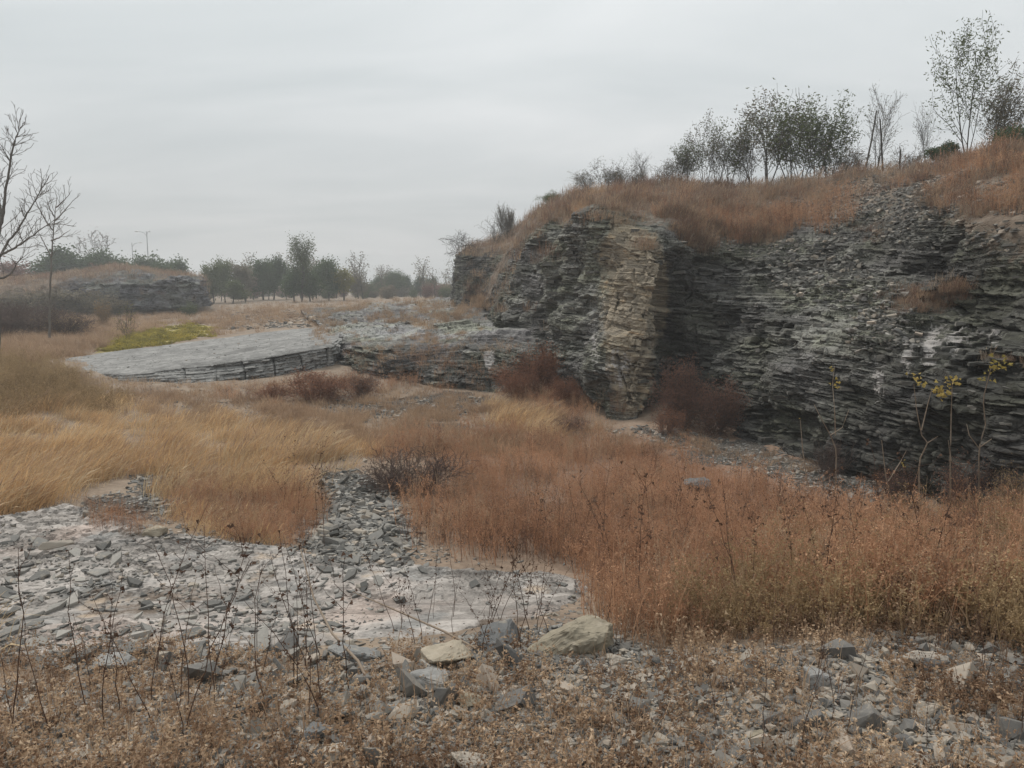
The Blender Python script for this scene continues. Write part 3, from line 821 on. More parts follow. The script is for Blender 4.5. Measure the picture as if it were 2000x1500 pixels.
M_bushred = plant_mat('red_bush_leaf', [(0.177, 0.084, 0.053), (0.304, 0.152, 0.092), (0.430, 0.240, 0.152)], scale=1.6)
M_bushdark = plant_mat('dark_red_bush', [(0.117, 0.065, 0.049), (0.219, 0.120, 0.087), (0.329, 0.184, 0.131)], scale=1.6)
M_green = plant_mat('low_green', [(0.163, 0.156, 0.050), (0.350, 0.300, 0.075), (0.600, 0.475, 0.100)], scale=1.5)

def stone_mat(name, cols, scale=3.0):
    m, nt, b = new_mat(name)
    N = NT(nt)
    pos = N.n('ShaderNodeNewGeometry').outputs['Position']
    rnd = N.n('ShaderNodeObjectInfo').outputs['Random']
    n1 = N.noise(pos, scale, 5, 0.6)
    n2 = N.noise(pos, 38, 5, 0.7)
    v = N.math('ADD', N.math('MULTIPLY', rnd, 0.52), N.math('MULTIPLY', n1, 0.3))
    v = N.math('ADD', v, N.math('MULTIPLY', n2, 0.30))
    k = len(cols)
    col = N.ramp(v, [(0.18 + 0.68 * i / (k - 1), c) for i, c in enumerate(cols)])
    sp = N.noise(pos, 9, 5, 0.75)
    col = N.mix(N.math('MULTIPLY', N.step(sp, 0.56, 0.68), 0.6), col, (0.33, 0.29, 0.235))
    N.lk(col, b.inputs['Base Color'])
    N.bump(N.math('ADD', n2, N.math('MULTIPLY', sp, 0.6)), 0.0022, 0.5, b)
    return m
M_slate = stone_mat('slate_grey', [(0.045, 0.044, 0.041), (0.10, 0.097, 0.09), (0.18, 0.173, 0.16), (0.32, 0.30, 0.27)])
M_stone = stone_mat('field_stone', [(0.06, 0.06, 0.062), (0.125, 0.12, 0.113), (0.20, 0.185, 0.165), (0.30, 0.265, 0.22), (0.38, 0.31, 0.25)])
M_ochre = stone_mat('ochre_stone', [(0.11, 0.10, 0.08), (0.19, 0.165, 0.125), (0.27, 0.235, 0.175), (0.35, 0.30, 0.235)], 6)
M_palest = stone_mat('pale_stone', [(0.20, 0.18, 0.155), (0.30, 0.265, 0.225), (0.40, 0.35, 0.29)], 5)
M_greyst = stone_mat('blue_grey_stone', [(0.11, 0.11, 0.11), (0.18, 0.18, 0.176), (0.28, 0.27, 0.255)], 5)

# ------------------------------------------------------------------ tubes, strips and leaves as arrays
class Geo:
    def __init__(s): s.V = []; s.Q = []; s.T = []; s.n = 0
    def add(s, V, Q=None, T=None):
        V = np.asarray(V, float).reshape(-1, 3)
        s.V.append(V)
        if Q is not None and len(Q): s.Q.append(np.asarray(Q) + s.n)
        if T is not None and len(T): s.T.append(np.asarray(T) + s.n)
        s.n += len(V)
    def mesh(s, name, mat, smooth=False):
        V = np.concatenate(s.V) if s.V else np.zeros((0, 3))
        me = mk_mesh(name, V, F=np.concatenate(s.T) if s.T else None, Q=np.concatenate(s.Q) if s.Q else None, smooth=smooth)
        me.materials.append(mat)
        return me
def tube(g, pts, rad, k=4):
    pts = np.asarray(pts, float); n = len(pts)
    t = np.gradient(pts, axis=0); t /= np.maximum(np.linalg.norm(t, axis=1, keepdims=True), 1e-9)
    a = np.where(np.abs(t[:, 2:3]) < .9, np.array([[0, 0, 1.]]), np.array([[1., 0, 0]]))
    b = np.cross(t, a); b /= np.linalg.norm(b, axis=1, keepdims=True)
    c = np.cross(t, b)
    an = np.arange(k) * 2 * math.pi / k
    R = np.asarray(rad, float)[:, None, None]
    V = pts[:, None] + R * (np.cos(an)[None, :, None] * b[:, None] + np.sin(an)[None, :, None] * c[:, None])
    i = np.arange(n - 1)[:, None] * k; j = np.arange(k)[None]
    Q = np.stack([i + j, i + (j + 1) % k, i + k + (j + 1) % k, i + k + j], -1).reshape(-1, 4)
    g.add(V.reshape(-1, 3), Q)
def leaves(g, C0, size, R, asp=0.45, curl=0.25, dirs=None, droop=0.0):
    """pointed leaves (two triangles folded on the rib) at points C0"""
    C0 = np.asarray(C0, float); n = len(C0)
    if n == 0: return
    if dirs is None:
        d = R.normal(size=(n, 3)); d[:, 2] = d[:, 2] * .6 - droop
    else: d = np.asarray(dirs, float) + R.normal(size=(n, 3)) * .35; d[:, 2] -= droop
    d /= np.linalg.norm(d, axis=1, keepdims=True)
    s = np.cross(d, R.normal(size=(n, 3))); s /= np.maximum(np.linalg.norm(s, axis=1, keepdims=True), 1e-6)
    up = np.cross(s, d)
    L = (size * R.uniform(.6, 1.3, n))[:, None]
    a = C0; c = C0 + d * L - up * L * curl * .3
    m = C0 + d * L * .45
    e1 = m + s * L * asp * .5 + up * L * curl; e2 = m - s * L * asp * .5 + up * L * curl
    V = np.stack([a, e1, c, e2], 1).reshape(-1, 3)
    i = np.arange(n)[:, None] * 4
    T = np.concatenate([i + [0, 1, 2], i + [0, 2, 3]])
    g.add(V, T=T)
def strip(g, pts, w, side):
    pts = np.asarray(pts, float); n = len(pts)
    s = np.asarray(side, float)[None] * np.asarray(w, float)[:, None]
    V = np.concatenate([pts + s, pts - s])
    i = np.arange(n - 1)
    g.add(V, np.stack([i, i + 1, i + 1 + n, i + n], -1))

# ------------------------------------------------------------------ clump meshes, used many times over
def grass_clump(seed, n, L, spread, lean, w, mat, droop=0.5, heads=0.0):
    R = np.random.default_rng(seed); g = Geo()
    for i in range(n):
        a = R.uniform(0, 2 * math.pi); r = spread * math.sqrt(R.uniform())
        b = np.array([math.cos(a) * r, math.sin(a) * r, -0.02])
        out = np.array([math.cos(a), math.sin(a), 0]) * R.uniform(0.05, .45) + np.array([lean, 0, 0]) * R.uniform(.5, 1.3) + np.array([0, R.normal() * .12, 0])
        l = L * R.uniform(.3, 1.2)
        t = np.linspace(0, 1, 5)[:, None]
        p = b + np.array([0, 0, 1.]) * (t - droop * t ** 2.4 * np.linalg.norm(out)) * l + out * (t * .35 + t ** 2 * .75) * l
        ang = R.uniform(0, math.pi)
        ww = w * R.uniform(.6, 1.3) * np.array([1, .9, .75, .5, .12])
        if heads and R.uniform() < heads: ww[3] = w * 2.6; ww[4] = w * .6; ww[2] = w * .5
        strip(g, p, ww, (math.cos(ang), math.sin(ang), 0))
    return g.mesh('grass_clump', mat)
def weed_clump(seed, n, H, spread, mat, flecks=14, w=0.0022, fs=0.012, branch=3, lean=0.1):
    """fine branching dry weed with seed flecks"""
    R = np.random.default_rng(seed); g = Geo(); tips = []
    for i in range(n):
        a = R.uniform(0, 2 * math.pi); r = spread * math.sqrt(R.uniform())
        b = np.array([math.cos(a) * r, math.sin(a) * r, -0.02])
        h = H * R.uniform(.55, 1.1)
        d = np.array([math.cos(a) * .25 * R.uniform(), math.sin(a) * .25 * R.uniform(), 1.]) + np.array([lean, 0, 0]) * R.uniform(-.5, 1.5)
        t = np.linspace(0, 1, 5)[:, None]
        p = b + d * t * h + np.array([R.normal(), R.normal(), 0]) * .08 * h * t ** 2
        ang = R.uniform(0, math.pi)
        strip(g, p, w * np.array([1.4, 1.2, 1, .7, .3]), (math.cos(ang), math.sin(ang), 0))
        for k in range(branch):
            f = R.uniform(.3, .92); q = b + d * f * h + (p[-1] - b - d * h) * f ** 2
            bl = h * R.uniform(.15, .38) * (1.15 - f * .5); a2 = R.uniform(0, 2 * math.pi)
            dd = np.array([math.cos(a2) * .7, math.sin(a2) * .7, R.uniform(.4, 1.0)])
            tt = np.linspace(0, 1, 3)[:, None]
            pp = q + dd * tt * bl
            strip(g, pp, w * np.array([.8, .6, .25]), (math.sin(ang), math.cos(ang), 0))
            m = flecks // branch
            fr = R.uniform(.3, 1.05, m)[:, None]
            tips.append(q + dd * fr * bl + R.normal(size=(m, 3)) * bl * .10)
    P = np.concatenate(tips)
    leaves(g, P, fs, R, asp=.7, curl=.2)
    return g.mesh('weed_clump', mat)
def leafy_weed(seed, n, H, spread, mat, leaf=0.035, per=9, w=0.0018):
    """low dry weed with curled leaves close on its stems"""
    R = np.random.default_rng(seed); g = Geo(); P = []; D = []
    for i in range(n):
        a = R.uniform(0, 2 * math.pi); r = spread * math.sqrt(R.uniform())
        b = np.array([math.cos(a) * r, math.sin(a) * r, -0.015])
        h = H * R.uniform(.35, 1.15)
        d = np.array([math.cos(a) * .8 * R.uniform(), math.sin(a) * .8 * R.uniform(), 1.])
        d /= np.linalg.norm(d)
        t = np.linspace(0, 1, 4)[:, None]
        p = b + d * t * h + R.normal(size=3) * .12 * h * t ** 2
        ang = R.uniform(0, math.pi)
        strip(g, p, w * np.array([1.3, 1, .8, .4]), (math.cos(ang), math.sin(ang), 0))
        f = R.uniform(.1, 1, per)[:, None]
        P.append(b + d * f * h); 
        dd = R.normal(size=(per, 3)); dd[:, 2] = R.uniform(-.6, .7, per); D.append(dd)
    leaves(g, np.concatenate(P), leaf, R, asp=.42, curl=.35, dirs=np.concatenate(D), droop=.1)
    return g.mesh('leafy_weed', mat)

def rock_mesh(seed, mat, sub=0, cuts=11, flat=1.0, rough=0.0, name='stone', squash=(1, 1, 1)):
    """broken angular stone: hull of a few points, for boulders worn and roughened"""
    R = np.random.default_rng(seed)
    import bmesh
    bm = bmesh.new()
    for i in range(cuts):
        p = R.normal(size=3); p /= np.linalg.norm(p); p = np.sign(p) * np.abs(p) ** .75 * R.uniform(.75, 1.1)
        bm.verts.new(p * np.array([1, .8, .62 * flat]) * np.array(squash))
    r = bmesh.ops.convex_hull(bm, input=list(bm.verts))
    bmesh.ops.delete(bm, geom=[g_ for g_ in set(r['geom_interior'] + r['geom_unused']) if isinstance(g_, bmesh.types.BMVert)], context='VERTS')
    if sub:
        bmesh.ops.bevel(bm, geom=list(bm.edges), offset=.045, segments=1, affect='EDGES')
        bmesh.ops.triangulate(bm, faces=list(bm.faces))
        for k in range(sub):
            bmesh.ops.subdivide_edges(bm, edges=list(bm.edges), cuts=1, use_grid_fill=True)
        bmesh.ops.triangulate(bm, faces=list(bm.faces))
    bm.verts.index_update()
    V = np.array([v.co[:] for v in bm.verts]); F = np.array([[v.index for v in f.verts] for f in bm.faces]); bm.free()
    if rough:
        n = fbm(V[:, 0] * 2.2 + seed, V[:, 1] * 2.2, V[:, 2] * 3.5, oct=5, seed=seed) + .6 * fbm(V[:, 0] * 9 + seed, V[:, 1] * 9, V[:, 2] * 14, oct=2, seed=seed)
        l = np.linalg.norm(V, axis=1, keepdims=True)
        V = V + V / l * (rough * n)[:, None]
    me = mk_mesh(name, V, F=F); me.materials.append(mat)
    return me
def plate_mesh(seed, mat, name='slate_shard'):
    """angular flat piece split from the bedding: an uneven polygon with broken edges"""
    R = np.random.default_rng(seed)
    n = R.integers(3, 6); a = np.sort(np.linspace(0, 2 * math.pi, n, endpoint=False) + R.uniform(-.4, .4, n))
    r = R.uniform(.55, 1.15, n); asp = R.uniform(.4, .8)
    top = np.stack([np.cos(a) * r, np.sin(a) * r * asp, np.zeros(n)], 1)
    th = R.uniform(.07, .17)
    mid = top * R.uniform(.98, 1.05, (n, 1)); mid[:, 2] = 0
    tp = top * R.uniform(.94, 1.03, (n, 1)); tp[:, 2] = th * (1 + .35 * top[:, 0] * R.normal()) 
    bt = top * R.uniform(.9, 1.03, (n, 1)); bt[:, 2] = -th
    V = np.concatenate([bt, mid, tp, [tp.mean(0) + [0, 0, .02]], [bt.mean(0)]])
    i = np.arange(n); j = (i + 1) % n
    Q = np.concatenate([np.stack([i, j, j + n, i + n], 1), np.stack([i + n, j + n, j + 2 * n, i + 2 * n], 1)])
    T = np.concatenate([np.stack([i + 2 * n, j + 2 * n, i * 0 + 3 * n], 1), np.stack([j, i, i * 0 + 3 * n + 1], 1)])
    me = mk_mesh(name, V, F=T, Q=Q); me.materials.append(mat)
    return me

# ------------------------------------------------------------------ uncountable stuff: points that carry clumps
def instancer(name, pts, rots, scls, idx, meshes, label, cat, kind='stuff', parent=None):
    col = bpy.data.collections.new(name + '_clumps')
    for k, me in enumerate(meshes):
        col.objects.link(bpy.data.objects.new('clump_%02d' % k, me))
    me = mk_mesh(name, np.asarray(pts), attrs={'rot': np.asarray(rots, float), 'scl': np.asarray(scls, float), 'pick': np.asarray(idx).astype(np.int32)})
    me.materials.append(meshes[0].materials[0])
    o = obj(name, me, None, kind=kind, label=label, cat=cat, parent=parent)
    ng = bpy.data.node_groups.new(name + '_nodes', 'GeometryNodeTree')
    ng.interface.new_socket('Geometry', in_out='INPUT', socket_type='NodeSocketGeometry')
    ng.interface.new_socket('Geometry', in_out='OUTPUT', socket_type='NodeSocketGeometry')
    N = ng.nodes
    i_ = N.new('NodeGroupInput'); o_ = N.new('NodeGroupOutput')
    iop = N.new('GeometryNodeInstanceOnPoints')
    ci = N.new('GeometryNodeCollectionInfo'); ci.inputs['Collection'].default_value = col
    ci.inputs['Separate Children'].default_value = True; ci.inputs['Reset Children'].default_value = True
    def na(n, t):
        a = N.new('GeometryNodeInputNamedAttribute'); a.data_type = t; a.inputs['Name'].default_value = n
        return a.outputs['Attribute']
    L = ng.links
    L.new(i_.outputs[0], iop.inputs['Points']); L.new(ci.outputs[0], iop.inputs['Instance'])
    iop.inputs['Pick Instance'].default_value = True
    L.new(na('pick', 'INT'), iop.inputs['Instance Index'])
    L.new(na('rot', 'FLOAT_VECTOR'), iop.inputs['Rotation'])
    L.new(na('scl', 'FLOAT_VECTOR'), iop.inputs['Scale'])
    L.new(iop.outputs[0], o_.inputs[0])
    md = o.modifiers.new('scatter', 'NODES'); md.node_group = ng
    return o

class Scatter:
    def __init__(s, nmesh, seed): s.P = []; s.R = []; s.S = []; s.I = []; s.nm = nmesh; s.rng = np.random.default_rng(seed)
    def put(s, loc, scale, yaw=None, tilt=0.08, idx=None, yawr=None, stretch=None):
        R = s.rng
        s.P.append(tuple(loc))
        y = R.uniform(-math.pi, math.pi) if yaw is None else yaw + R.normal() * (yawr or .35)
        s.R.append((R.normal() * tilt, R.normal() * tilt, y))
        st = stretch or (1, 1, 1)
        s.S.append((scale * st[0], scale * st[1], scale * st[2] * R.uniform(.8, 1.2)))
        s.I.append(R.integers(0, s.nm) if idx is None else idx)
    def area(s, poly, n, smin, smax, allowed=None, dens=None, x=None, yaw=None, tilt=.08, yawr=None, nmax=None, front=True, zoff=0.0, slope=None, scf=None):
        """n plants over the ground seen inside a photo polygon; density by ground area"""
        R = s.rng; xs = [p[0] for p in poly]; ys = [p[1] for p in poly]
        done = 0; tries = 0
        while done < n and tries < n * 12:
            tries += 1
            px = R.uniform(min(xs) - 20, max(xs) + 20); py = R.uniform(min(ys) - 12, max(ys) + 12)
            jx, jy = R.normal() * 10, R.normal() * 6
            if not inpoly(px + jx, py + jy, poly): continue
            loc, nor, o = seen(px, py)
            if loc is None: continue
            if not inpoly(px + jx + 42 * nz(loc, 1.1, 340, 2), py + jy + 22 * nz(loc, 1.1, 341, 2), poly): continue
            if allowed and (o is None or o.name not in allowed): continue
            if slope is not None and nor.z < slope: continue
            if dens is not None and R.uniform() > dens(px, py, loc): continue
            sc = (smin + (smax - smin) * R.uniform() ** 1.3) * (1 + .28 * nz(loc, 1.6, 342, 2))
            if scf: sc *= scf(loc)
            s.put((loc.x, loc.y, loc.z + zoff), sc, yaw=yaw, tilt=tilt, yawr=yawr); done += 1
        return done
    def build(s, name, meshes, label, cat=None, parent=None):
        return instancer(name, s.P, s.R, s.S, s.I, meshes, label, cat, parent=parent)

from mathutils import noise as mnoise
def nz(loc, f, seed, oct=3):
    return 1.1 * mnoise.fractal(Vector((loc[0] * f + seed * 7.31, loc[1] * f + seed * 3.17, loc[2] * f)), .9, 2.0, oct)

def beyond_frame(sc, n, xr, yr, smin, smax, yaw=None, patch=1.0, thr=-.1):
    """the same cover goes on past the sides of the picture"""
    done = 0; tr = 0
    while done < n and tr < n * 8:
        tr += 1
        x = sc.rng.uniform(*xr); y = yr[0] + (yr[1] - yr[0]) * sc.rng.uniform() ** 1.3
        if y > 1 and abs(x) / y < .69: continue
        loc, nor, o = down(x, y)
        if o is None or nor.z < .55 or o.name not in ('ground', 'rock_cliff'): continue
        if nz(loc, .8 * patch, 350, 2) < thr: continue
        sc.put(loc, sc.rng.uniform(smin, smax), yaw=yaw, yawr=.6); done += 1

# --- golden wind-combed grass
STRAW = [grass_clump(200 + i, 34, .40, .22, .50, .0033, m_, heads=.08) for i, m_ in enumerate([M_straw, M_straw, M_straw, M_strawb, M_strawp])]
BSTRAW = [grass_clump(210 + i, 50, .30, .18, .25, .0032, M_strawb, heads=.1) for i in range(4)]
P_STRAW = [(-60,800),(60,790),(250,785),(330,800),(500,830),(640,855),(760,878),(900,882),(1030,868),(900,880),(780,890),(660,915),(620,930),(600,960),(610,1010),(560,1060),(440,1070),(350,1040),(320,990),(300,930),(240,925),(160,965),(60,1010),(0,1045),(-80,1060)]
s1 = Scatter(5, 1)
s1.area(P_STRAW, 2300, .45, 1.25, allowed=('ground',), yaw=0.15, yawr=.6, scf=lambda l: 1.0 if l.x < -4.6 else min(1.05, max(.5, .5 + (l.y - 7.0) * .12)), dens=lambda x, y, l: (1 - .75 * float(blob(x, y, 470, 1010, 190, 75))) * (.04 + .96 * float(sstep(-.2, .3, nz(l, 1.0, 301)))))
s1.area([(-60,870),(200,860),(240,920),(60,1000),(-80,1050)], 450, .8, 1.3, allowed=('ground',), yaw=0.3, yawr=.3)
s1.area([(340,900),(600,930),(590,1030),(450,1060),(350,1030)], 120, .35, .8, allowed=('ground', 'bedrock_sheet'), yaw=0.0, yawr=.5)
s1.area([(960,790),(1080,800),(1070,860),(960,850)], 160, .8, 1.2, allowed=('ground',), yaw=0.0, yawr=.5)
beyond_frame(s1, 1100, (-16, -3), (4, 20), .6, 1.3, yaw=.2, thr=-.25)
s1.build('straw_grass', STRAW, 'golden dry grass combed over by the wind across the pit floor')

# --- low brown grass of the open floor, fields, ledges and hill
s2 = Scatter(4, 2)
s2.area([(230,765),(640,780),(1080,800),(1200,840),(1400,880),(1000,900),(500,860),(200,800)], 1500, .5, 1.0, allowed=('ground',), dens=lambda x, y, l: .15 + .85 * float(sstep(-.1, .3, nz(l, 1.1, 302))))
s2.area([(130,735),(700,750),(1000,768),(1180,835),(1000,810),(640,790),(150,780)], 420, .4, .9, allowed=('ground',))
s2.area([(1200,840),(1420,870),(1600,910),(1600,930),(1400,890),(1200,870)], 90, .3, .7, allowed=('ground',))
s2.area([(0,600),(430,600),(900,580),(900,600),(650,612),(430,650),(160,700),(0,720)], 2300, .8, 1.7, allowed=('ground',), dens=lambda x, y, l: 0 if inpoly(x, y - 6, P_GREEN) else .2 + .8 * float(sstep(-.4, .2, nz(l, .35, 303))))
s2.area([(580,578),(960,572),(1000,600),(880,640),(640,640),(400,620)], 420, .6, 1.2, allowed=('ground', 'rock_bench'), slope=.75, dens=lambda x, y, l: float(sstep(.0, .25, nz(l, .5, 304))))
s2.area([(650,640),(1000,640),(1010,770),(650,760)], 210, .3, .7, allowed=('rock_bench',), dens=lambda x, y, l: float(sstep(.02, .2, nz(l, .8, 305))))
for (cx, cy, rx, ry, n, sc) in [(820,592,60,10,60,1.3),(870,603,50,8,50,1.4),(690,602,40,7,50,1.5),(800,622,35,6,40,1.0),(625,650,18,22,60,.8),(880,612,60,8,70,1.3),(935,595,30,14,70,1.4),(830,662,50,8,60,.6),(985,668,20,12,30,.5),(905,655,30,6,30,.5)]:
    s2.area([(cx-rx,cy),(cx,cy-ry),(cx+rx,cy),(cx,cy+ry)], n, sc*.6, sc, yaw=0, yawr=.6)
beyond_frame(s2, 1500, (-60, -3), (3, 60), .7, 1.5, thr=-.3)
beyond_frame(s2, 500, (-8, 9), (-6, 2), .5, 1.0, thr=-.2)
s2.build('brown_grass', BSTRAW, 'short brown dry grass on the floor, the fields and rock ledges')

s3 = Scatter(4, 3)
HILLG = [grass_clump(230 + i, 42, .36, .28, .25, .0040, m_, heads=.15) for i, m_ in enumerate([M_hill, M_hill, M_hillr, M_strawb])]
P_HILL = [(900,497),(960,470),(1010,435),(1060,400),(1120,375),(1200,360),(1500,345),(1700,318),(2000,270),(2050,265),(2050,420),(1850,425),(1800,400),(1700,360),(1600,380),(1560,420),(1530,470),(1330,490),(1320,440),(1240,432),(1120,436),(1060,446),(1000,490),(940,500)]
def hd(x, y, l):
    r = float(sstep(-.1, .3, nz(l, .9, 306)))
    bare = float(blob(x, y, 1700, 385, 150, 50)) + float(blob(x, y, 1570, 385, 60, 25)) + .9 * float(blob(x, y, 1950, 375, 60, 28)) + .5 * float(blob(x, y, 1840, 350, 60, 25))
    return (.05 + .95 * r) * (1 - .96 * min(1, 1.3 * bare))
s3.area(P_HILL, 3900, .3, 1.15, allowed=('rock_cliff',), yaw=.2, yawr=.9, dens=hd, slope=.25, scf=lambda l: min(1.1, max(.5, l.y / 25)))
for k in range(2600):                                    # crest and the far side of the hill, thinned
    x = s3.rng.uniform(-3, 22); y = s3.rng.uniform(20, 46)
    loc, nor, o = down(x, y)
    if o is None or o.name != 'rock_cliff' or nor.z < .6: continue
    s3.put(loc, s3.rng.uniform(.8, 1.3), yaw=.2, yawr=.7)
LEDGE = [(1245,478,28,16,60,.8),(935,560,22,50,110,.9),(1450,455,70,20,110,1.0),(1380,450,60,20,80,.8),(1800,590,60,26,90,.6),(1860,570,50,20,70,.6),(1950,710,80,9,70,.4),
         (1900,395,70,25,90,.6),(1730,590,30,14,30,.4),(1700,455,60,14,40,.4),(1190,780,30,18,30,.45),(1205,800,25,18,30,.45),(1400,780,40,12,30,.5),(1290,600,12,16,16,.3),(1560,370,70,20,80,.8),(1780,600,60,14,40,.4)]
for (cx, cy, rx, ry, n, sc) in LEDGE:
    s3.area([(cx-rx,cy),(cx,cy-ry),(cx+rx,cy),(cx,cy+ry)], n, sc*.6, sc, allowed=('rock_cliff',), yaw=.2, yawr=.8)
beyond_frame(s3, 900, (8, 40), (4, 40), .6, 1.1, thr=-.2)
s3.build('hill_grass', HILLG, 'brown dry grass covering the hill above the cliff')

# --- russet weeds of the middle field
RED = [weed_clump(240 + i, 11, .46, .22, m_, flecks=20, fs=.0135, w=.0020, branch=4, lean=.15) for i, m_ in enumerate([M_red, M_red, M_red, M_strawb, M_redd, M_red])]
P_RED = [(760,860),(900,850),(1080,840),(1250,880),(1400,932),(1560,985),(1700,1030),(1800,1045),(1960,1030),(2080,1040),(2080,1180),(1850,1210),(1650,1220),(1400,1235),(1230,1250),(1190,1215),(1200,1160),(1150,1115),(1080,1086),(960,1088),(850,1080),(800,1070),(815,1000),(770,955),(700,905)]
s4 = Scatter(6, 4)
s4.area(P_RED, 1900, .45, 1.15, allowed=('ground', 'bedrock_sheet'), dens=lambda x, y, l: .1 + .9 * float(sstep(-.3, .25, nz(l, 1.0, 307))))
s4.area([(800,1000),(1600,960),(1800,1040),(1300,1240),(1190,1200),(1080,1090),(820,1075)], 150, .6, 1.2, allowed=('ground',))
s4.area(P_RED, 500, .3, .6, allowed=('ground',))
s4.area([(420,775),(760,745),(1140,765),(1180,840),(1000,800),(940,772),(640,780),(450,790)], 300, .6, 1.1, allowed=('ground',), dens=lambda x, y, l: float(sstep(-.1, .3, nz(l, .8, 308))))
s4.area([(330,950),(620,940),(620,1060),(480,1075),(350,1030)], 330, .35, .75, allowed=('ground',))
s4.area([(150,995),(260,1000),(330,1040),(180,1045)], 60, .3, .5)
s4.area(P_HILL, 380, .5, 1.1, allowed=('rock_cliff',), slope=.3, dens=lambda x, y, l: float(sstep(-.1, .3, nz(l, .8, 330))))
s4.area([(1350,420),(1650,380),(1700,450),(1400,480)], 160, .8, 1.2, allowed=('rock_cliff',))
s4.area([(650,680),(1000,670),(1100,760),(650,760)], 140, .3, .6, allowed=('rock_bench',), dens=lambda x, y, l: float(sstep(.0, .3, nz(l, .9, 309))))
s4.build('russet_weeds', RED, 'russet brown dry weeds filling the floor before the cliff')

# --- olive and tan leafy weeds: near right bank, left mound
OLV = [weed_clump(250 + i, 12, .40, .18, M_olive, flecks=22, fs=.016, w=.0018, branch=4, lean=.0) for i in range(5)]
s5 = Scatter(5, 5)
s5.area([(1500,1080),(1780,1010),(1960,975),(2080,980),(2080,1300),(1850,1230),(1600,1240),(1300,1250),(1450,1150)], 360, .4, 1.0, allowed=('ground',))
s5.area([(-60,690),(100,700),(190,760),(250,790),(200,810),(60,810),(-60,840)], 800, .6, 1.2, allowed=('ground',))
s5.area([(-60,700),(110,720),(150,770),(0,790)], 160, .9, 1.5, allowed=('ground',))
s5.build('olive_weeds', OLV, 'olive brown weeds on the bank and the low mound')

DRY = [leafy_weed(260 + i, 15, .13, .12, M_dryleaf, leaf=.017, per=7, w=.0011) for i in range(6)]
s6 = Scatter(6, 6)
s6.area([(-50,1330),(300,1330),(640,1370),(820,1440),(900,1520),(-50,1520)], 140, .5, 1.2, allowed=('ground',))
s6.area([(900,1330),(1060,1270),(1350,1240),(1700,1220),(2060,1200),(2060,1520),(900,1520)], 320, .4, 1.1, allowed=('ground',), dens=lambda x, y, l: .08 + .92 * float(sstep(-.15, .25, nz(l, 1.6, 310))))
s6.area([(1200,1180),(1600,1120),(2060,1080),(2060,1240),(1250,1270)], 220, .8, 1.4, allowed=('ground',))
s6.area([(0,1250),(300,1240),(640,1310),(900,1260),(1050,1240),(1050,1330),(600,1380),(0,1350)], 160, .5, 1.0)
s6.area([(-300,1500),(2300,1500),(2300,1700),(-300,1700)], 300, .6, 1.2, allowed=('ground',))
beyond_frame(s6, 700, (-6, 7), (-4, 5), .5, 1.2, thr=-.2)
s6.build('leafy_dead_weeds', DRY, 'low dead weeds with curled brown leaves among the near stones')
s7 = Scatter(4, 7)
FINE = [grass_clump(270 + i, 26, .2, .10, .2, .0018, M_strawb, droop=.9) for i in range(4)]
s7.area([(-50,1290),(400,1330),(900,1280),(2060,1230),(2060,1520),(-50,1520)], 120, .5, 1.1, allowed=('ground',))
s7.area([(1180,1100),(1700,1040),(2060,1040),(2060,1230),(1200,1250)], 260, 1.0, 1.9, allowed=('ground',))
s7.build('fine_dead_grass', FINE, 'thin tangled dead grass between the near stones')

# --- low green plants by the far side of the grey slab
s8 = Scatter(3, 8)
GRN = [leafy_weed(280 + i, 24, .16, .3, M_green, leaf=.07, per=8, w=.003) for i in range(3)]
s8.area([(p_[0], p_[1] + 3) for p_ in P_GREEN], 300, .6, 1.2, allowed=('ground',))
s8.build('green_ground_cover', GRN, 'yellow green low plants beyond the grey slab')

# --- gravel and small chips
CHIP = [plate_mesh(300 + i, M_slate) for i in range(7)] + [rock_mesh(320 + i, M_stone) for i in range(5)]
s9 = Scatter(12, 9)
def chips(poly, n, a, b, allowed=('ground', 'bedrock_sheet'), dens=None, zoff=0.0, rnd=.12):
    R = s9.rng
    xs = [p[0] for p in poly]; ys = [p[1] for p in poly]; done = 0; tr = 0
    while done < n and tr < n * 12:
        tr += 1
        px = R.uniform(min(xs), max(xs)); py = R.uniform(min(ys), max(ys))
        if not inpoly(px, py, poly): continue
        loc, nor, o = seen(px, py)
        if loc is None or (allowed and o.name not in allowed): continue
        if dens is not None and R.uniform() > dens(px, py, loc): continue
        if allowed == ('rock_cliff',) and nor.z < .42: continue
        s = a * (b / a) ** (R.uniform() ** 1.6)
        s9.put((loc.x, loc.y, loc.z + s * .1 + zoff), s, tilt=.22, idx=(int(R.integers(7, 12)) if R.uniform() < rnd else int(R.integers(0, 7)))); done += 1
sh = lambda x, y, l: .12 + .88 * float(sstep(.0, .35, nz(l, 1.0, 311)))
chips(P_SHEET, 1000, .010, .04, dens=lambda x, y, l: sh(x, y, l) * (.12 if x > 760 and y > 1095 else 1))
chips([(0,1040),(330,1080),(650,1150),(700,1250),(500,1300),(150,1320),(0,1300)], 1100, .012, .05, dens=lambda x, y, l: float(sstep(-.05, .3, nz(l, 1.3, 315))))
chips(P_RUB1, 1500, .03, .10); chips([(560,880),(700,890),(820,980),(830,1090),(560,1090)], 700, .02, .07)
chips(P_RUB2, 500, .02, .08); chips([(200,960),(360,980),(560,1060),(620,1080),(300,1050)], 500, .015, .05)
chips(P_PATH, 1100, .03, .11); chips([(400,780),(1100,790),(1100,850),(500,830)], 900, .02, .07)
chips(P_PATH2, 1300, .02, .09)
chips(P_GRAV, 6500, .005, .032, rnd=.45); chips([(0,1330),(600,1340),(600,1500),(0,1500)], 3000, .006, .042, rnd=.45)
chips([(1050,1270),(1360,1270),(1420,1400),(1200,1400)], 1800, .008, .024)
